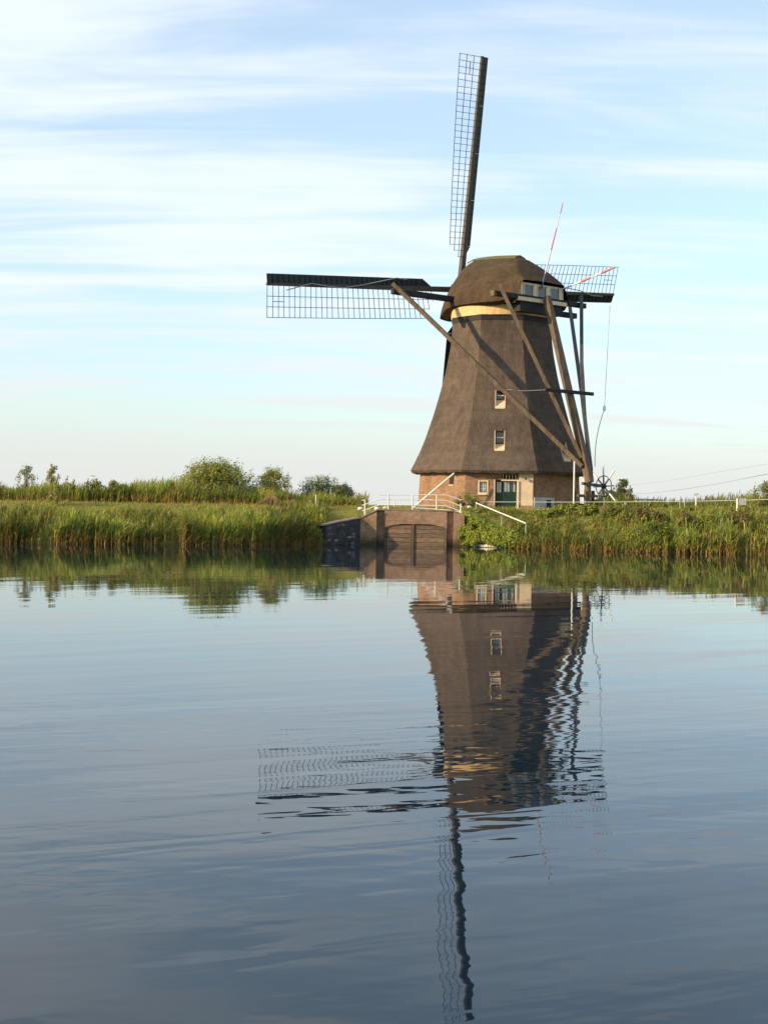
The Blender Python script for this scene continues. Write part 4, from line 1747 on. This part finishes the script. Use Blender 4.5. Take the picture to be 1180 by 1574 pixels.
# left reeds: tall at the water, thinning towards the wing wall
hl = lambda X, D: np.interp(X, [-25, -4.6, -3.4, -2.7], [1.40, 1.36, 1.0, .55]) * np.interp(D, [-.4, 1.5, 5.4], [1, .95, .42])
X, Y, Z, H = scatter_shore(-24, -2.85, -.35, 5.4, 12500, hl)
reed_bed('reed_bed', X, Y, Z, H, 'green reeds with brown feet along the water left of the quay', plume=.03)
hr_ = lambda X, D: np.interp(X, [5.6, 6.6, 8, 12, 24], [.5, .95, 1.15, 1.3, 1.50]) * np.interp(D, [-.4, 1.5, 3.6], [1, .85, .45])
X, Y, Z, H = scatter_shore(6.0, 24, -.35, 3.6, 7000, hr_)
reed_bed('reed_bed', X, Y, Z, H, 'yellow green reeds along the water right of the quay', plume=.03)
# far reeds behind the dike
n_ = 5200
X = rng.uniform(-27, -1, n_)
Y = rng.uniform(76.5, 82, n_)
top = np.interp(X, [-27, -19, -16.5, -12, -6, -4, -1], [1.25, 1.2, 1.35, 1.45, .95, .95, .85])
H = top * (.70 + .42 * vnoise(X + Y * .3, .9, 44)) * rng.uniform(.75, 1.1, n_)
reed_bed('reed_bed', X, Y, np.full(n_, 1.75), H, 'dense reeds behind the dike path left of the mill', leaves=6, wl=.045, plume=.06)
n_ = 2600
X = rng.uniform(12.5, 26, n_)
Y = rng.uniform(78, 88, n_)
H = np.interp(X, [12.5, 15, 18, 21, 26], [.95, .85, .8, 1.15, 1.4]) * (.75 + .4 * vnoise(X, .8, 55)) * rng.uniform(.75, 1.1, n_)
reed_bed('reed_bed', X, Y, np.full(n_, 1.78), H, 'far reeds with pale plumes behind the low fence', leaves=5, wl=.045, plume=.12)
# dry reddish reeds between two bushes
n_ = 900
X = rng.uniform(-7.4, -4.4, n_)
Y = rng.uniform(75.2, 76.4, n_)
H = rng.uniform(.35, .75, n_) * (.45 + .7 * vnoise(X, 1.6, 91)) * smooth(0, .7, np.minimum(X + 7.4, -4.4 - X))
dry = [(0.30, 0.19, 0.10), (0.24, 0.16, 0.08), (0.34, 0.24, 0.14)]
reed_bed('dry_reeds', X, Y, np.full(n_, 1.78), H, 'dry straw coloured reeds between the bushes on the dike', dry, dry, 4)

# mown grass of the dike slopes
n_ = 26000
X = rng.uniform(-24, 23, n_)
Y = rng.uniform(62.5, 76, n_)
d_ = Y - shore(X)
keep = (d_ > .6) & ~((X > -1.0) & (X < 3.9) & (Y < 69.7)) & ((Y < 72.5) | (Y > 74.0))
X, Y = X[keep], Y[keep]
n_ = len(X)
a = rng.uniform(0, 2 * PI, n_)
hgt = rng.uniform(.06, .17, n_) * (1 + .9 * smooth(.55, .9, vnoise(X * 1.3 + Y, .8, 66)))
g = pick(n_, [(0.25, 0.25, 0.05), (0.20, 0.22, 0.042), (0.30, 0.26, 0.07), (0.33, 0.27, 0.10)])
V, F, T = blades(np.stack([X, Y, ground_z(X, Y) - .01], 1), hgt, np.full(n_, .035), np.stack([np.cos(a), np.sin(a)], 1), hgt * .6, 2, g * .8, g * 1.15)
tag(link_mesh('grass', big_mesh('grass', V, F, T), M['reed']), 'short sunlit grass on the dike slopes', 'grass', kind='stuff')


# --- leafy plants
def leaf_cloud(cent, rad, n, size, cols, gap=.35, seed=0, hollow=.55, flat=False):
    """leaf quads spread through ellipsoid lobes; cent (m,3), rad (m,3)"""
    r_ = np.random.default_rng(seed)
    m = len(cent)
    vol = rad.prod(1) ** (2 / 3)
    li = r_.choice(m, n, p=vol / vol.sum())
    d = r_.normal(0, 1, (n, 3))
    d /= np.linalg.norm(d, axis=1)[:, None]
    rr = (hollow + (1 - hollow) * r_.uniform(0, 1, n)) * r_.uniform(.85, 1.12, n)
    P = cent[li] + rad[li] * d * rr[:, None]
    # gaps: drop leaves where a 3-D sine field is low
    fld = np.sin(P[:, 0] * 5.3 + seed) * np.sin(P[:, 1] * 4.7 + 2 * seed) * np.sin(P[:, 2] * 5.9 + 3 * seed)
    keep = fld > -gap
    P, d = P[keep], d[keep]
    n = len(P)
    nrm = d + r_.normal(0, .55, (n, 3)) + np.array([0, 0, .35])
    nrm /= np.linalg.norm(nrm, axis=1)[:, None]
    t = np.cross(nrm, r_.normal(0, 1, (n, 3)))
    t /= np.linalg.norm(t, axis=1)[:, None]
    s = np.cross(nrm, t)
    L = size * r_.uniform(.6, 1.35, n)[:, None]
    W = L * .55
    V = np.stack([P - t * L * .5, P + s * W * .5 + nrm * L * .06, P + t * L * .5, P - s * W * .5 + nrm * L * .06], 1).reshape(-1, 3)
    F = np.arange(4 * n).reshape(n, 4)
    cols = np.array(cols)
    T = cols[r_.integers(0, len(cols), n)] * r_.uniform(.7, 1.3, (n, 1))
    return V, F, np.repeat(T, 4, 0)


def plant(name, label, cat, base, w, h, nlobes, nleaf, size, cols, seed, depth=None, gap=.35, group=None, trunk=True, spire=0.0, low=.12, lobe=1.0):
    base = Vector(base)
    r_ = np.random.default_rng(seed)
    depth = w * .9 if depth is None else depth
    root = empty(name, base)
    tag(root, label, cat, group)
    cent, rad = [], []
    for i in range(nlobes):
        f = r_.uniform(low, 1)
        a = r_.uniform(0, 2 * PI)
        k_ = (math.sin(PI * min(.15 + .80 * f, 1)) ** .7) * (1 - spire * f)
        e = math.sqrt(r_.uniform(0, 1)) * .66
        rr = w * r_.uniform(.10, .20) * lobe * (1 - .5 * spire * f)
        z = min(h * (.06 + .84 * f), h - rr * .6)
        cent.append((math.cos(a) * w * .5 * k_ * e * 1.35, math.sin(a) * depth * .5 * k_ * e * 1.35, z))
        rad.append((rr, rr * depth / w, rr * r_.uniform(.8, 1.3)))
    for i in range(nlobes // 4):                    # sprigs that break the outline
        a = r_.uniform(0, 2 * PI)
        f = r_.uniform(.55, 1)
        k_ = (math.sin(PI * min(.15 + .80 * f, 1)) ** .7) * (1 - spire * f)
        rr = w * r_.uniform(.025, .05)
        cent.append((math.cos(a) * w * .5 * k_ * 1.0, math.sin(a) * depth * .5 * k_ * 1.0, h * (.06 + .90 * f) + rr))
        rad.append((rr, rr, rr * r_.uniform(1.8, 3.2)))
    cent, rad = np.array(cent), np.array(rad)
    V, F, T = leaf_cloud(cent, rad, nleaf, size, cols, gap, seed)
    link_mesh('crown', big_mesh('crown', V, F, T), M['leaf'], root, base)
    if trunk:
        mb = MB()
        top_ = base + Vector((0, 0, h * .55))
        lean = Vector((r_.uniform(-.1, .1) * w, r_.uniform(-.1, .1) * w, 0))
        mb.tube([base - UZ * .15, base + UZ * h * .25 + lean * .4, top_ + lean], max(.02, h * .012), 7, .014)
        for i in range(min(nlobes, 14)):
            c_ = Vector(cent[i]) + base
            s0 = base + lean * .3 + UZ * h * r_.uniform(.06, .35)
            mid = s0.lerp(c_, .5) + UZ * .06 * h
            mb.tube([s0, mid, c_], max(.014, h * .010), 5, .006)
        mb.build('trunk', M['bark'], root)
    return root


def on(px, Y):
    p = at(px, 780, Y)
    return (p.x, Y, float(ground_z(p.x, Y)))


WILLOW = [(0.28, 0.29, 0.065), (0.33, 0.31, 0.08), (0.23, 0.25, 0.06), (0.17, 0.20, 0.05)]
DEEP = [(0.072, 0.111, 0.036), (0.104, 0.143, 0.039), (0.143, 0.169, 0.046)]
OLIVE = [(0.20, 0.20, 0.045), (0.15, 0.175, 0.04), (0.25, 0.21, 0.065)]
RUSTY = [(0.135, 0.135, 0.041), (0.216, 0.149, 0.061), (0.108, 0.121, 0.034), (0.257, 0.189, 0.068)]
YELLOW = [(0.312, 0.273, 0.078), (0.247, 0.234, 0.065), (0.195, 0.195, 0.052)]
FRESH = [(0.20, 0.25, 0.04), (0.25, 0.28, 0.045), (0.15, 0.20, 0.036), (0.31, 0.30, 0.06)]

GB_ = 'bushes on the dike'
plant('round_bush', 'largest round green bush on the dike behind the path', 'bush', on(329, 80.5), 5.0, 2.36, 130, 36000, .11, WILLOW, 3, gap=.25, group=GB_)
plant('round_bush', 'smaller upright bush to the right of the largest round bush', 'bush', on(418, 81), 2.9, 2.25, 46, 8000, .10, WILLOW, 5, gap=.2, group=GB_, spire=.3)
plant('round_bush', 'low dark bush before the far grey tree, nearest the quay', 'bush', on(497, 82), 3.4, 1.68, 44, 8000, .10, DEEP, 8, gap=.2, group=GB_)
plant('round_bush', 'low dark bush tucked under the right side of the largest bush', 'bush', on(388, 79), 2.1, .95, 16, 3200, .10, DEEP, 9, group=GB_)
plant('sapling', 'thin grey green sapling sticking up at the far left of the reeds', 'sapling', on(40.5, 80), 1.5, 2.3, 60, 1900, .080, [(0.24, 0.25, 0.13), (0.19, 0.21, 0.10)], 11, gap=1.0, group='saplings in the reeds', low=.3, lobe=.75, spire=.2)
plant('sapling', 'yellowish thin sapling sticking out of the reeds', 'sapling', on(81, 79), 1.5, 2.2, 60, 2400, .080, YELLOW, 12, gap=1.0, group='saplings in the reeds', spire=.5, lobe=.65)
plant('sapling', 'yellow leafy sapling on the water side of the dike path', 'sapling', on(88, 69.5), 1.1, 1.0, 14, 1500, .09, YELLOW, 13, gap=.1, group='saplings in the reeds')
for i, (px, hh, ww, lab) in enumerate(((110, 1.55, 1.6, 'leafy shrub with a pointed top right of the yellowish sapling'), (143, 1.42, 1.7, 'leafy shrub in the far reeds, second from the saplings'),
                                       (176, 1.30, 1.5, 'low leafy shrub in the far reeds midway to the largest bush'))):
    plant('reed_shrub', lab, 'shrub', on(px, 77.6), ww, hh, 16, 2600, .10, OLIVE if i else WILLOW, 20 + i, group='shrubs in the far reeds', gap=.2)
# far trees, leaf colours paled to put the distance haze into them
plant('far_tree', 'far dark grey green tree beyond the low bush by the quay', 'tree', (at(524, 770, 220).x, 220, 1.7), 4.8, 3.1, 30, 4500, .30, [(0.10, 0.125, 0.10), (0.12, 0.14, 0.105)], 31, group='far trees')
plant('far_tree', 'far tree with an uneven crown beside the capstan wheel', 'tree', (at(956, 770, 150).x, 150, 1.7), 3.4, 3.6, 36, 4600, .24, [(0.15, 0.17, 0.085), (0.18, 0.19, 0.09)], 32, group='far trees', spire=.5)
plant('far_tree', 'low hazy far trees just behind the capstan wheel', 'tree', (at(938, 770, 170).x, 170, 1.7), 3.0, 2.9, 20, 2600, .26, [(0.15, 0.165, 0.09), (0.18, 0.19, 0.10)], 33, group='far trees')
plant('leafy_bush', 'olive bush at the edge beyond the blank board, tallest on the bank', 'bush', on(1176, 76), 2.2, 1.75, 16, 3000, .10, OLIVE, 34)
plant('leafy_bush', 'pale green bush under the far tree beside the capstan wheel', 'bush', on(945, 90), 2.6, 1.35, 16, 2600, .10, WILLOW, 35)
plant('leafy_bush', 'bushy green plant by the brick wall at the railing end', 'bush', on(721, 72.5), 1.6, .75, 14, 1800, .09, DEEP + WILLOW, 36, trunk=True)

# shrubs on the right bank
GS = 'shrubs on the mill bank'
for i, (px, Y, ww, hh, cl, lab) in enumerate((
        (838, 69.2, 1.5, .38, FRESH, 'fresh green shrub under the white boulder and hatch wall'),
        (872, 69.4, 1.5, .40, FRESH, 'fresh green shrub before the thin white pole'),
        (905, 69.0, 1.4, .42, FRESH, 'fresh green shrub below the tail pole foot'),
        (945, 68.2, 1.6, .52, OLIVE, 'olive shrub below the capstan wheel on the bank'),
        (984, 66.9, 1.7, .85, RUSTY, 'rusty green shrub below the dark table'),
        (1015, 66.2, 1.6, .95, RUSTY, 'rusty green shrub between table and hooded post'),
        (1003, 64.3, 2.1, 1.45, DEEP + FRESH, 'broad leaved shrub at the water below the table'),
        (1052, 66.0, 1.5, .95, RUSTY, 'dark rusty shrub below the hooded post'),
        (1092, 66.0, 1.4, .75, FRESH, 'fresh green shrub between hooded post and blank board'),
        (1138, 65.6, 1.9, 1.05, RUSTY, 'dark rusty shrub round the blank board post'),
        (1172, 65.2, 1.4, .95, OLIVE, 'olive shrub below the fence at the picture edge'))):
    z = float(ground_z(on(px, Y)[0], Y))
    plant('bank_shrub', lab, 'shrub', (on(px, Y)[0], Y, z - .05), ww, hh, 20, 3000, .10 if cl is not FRESH else .12, cl, 60 + i, depth=1.2, gap=.3, group=GS)

# ivy over the right wing
cent, rad = [], []
r_ = np.random.default_rng(77)
for i in range(120):
    f = r_.uniform(0, .90)
    p = WR0.lerp(WR1, f)
    zt = 1.55 - 1.05 * f
    z = r_.uniform(.16 + .1 * f, max(zt, .3))
    out = .12 + .16 * (1 - z / 1.6) - .9 * max(0, z - .95 + .83 * f)
    q = p + wr * out
    cent.append((q.x, q.y, z))
    rad.append((r_.uniform(.18, .32), r_.uniform(.12, .2), r_.uniform(.14, .26)))
V, F, T = leaf_cloud(np.array(cent), np.array(rad), 17000, .115, [(0.28, 0.32, 0.05), (0.33, 0.35, 0.06), (0.21, 0.27, 0.045)], .5, 6)
tag(link_mesh('ivy', big_mesh('ivy', V, F, T), M['leaf']), 'bright green creeper hanging over the bank beside the quay', 'creeper', kind='stuff')
# weeds along the foot of the mill and bank top
cent, rad = [], []
for i in range(150):
    px = r_.uniform(715, 1180)
    Y = r_.uniform(67.4, 70.6) if px > 800 else r_.uniform(68.6, 70.6)
    p = at(px, 785, Y)
    cent.append((p.x, Y, float(ground_z(p.x, Y)) + .05))
    rad.append((r_.uniform(.2, .45), r_.uniform(.2, .4), r_.uniform(.08, .24)))
V, F, T = leaf_cloud(np.array(cent), np.array(rad), 15000, .10, FRESH + OLIVE, .3, 9)
tag(link_mesh('weeds', big_mesh('weeds', V, F, T), M['leaf']), 'low mixed weeds covering the bank top before the mill', 'weeds', kind='stuff')
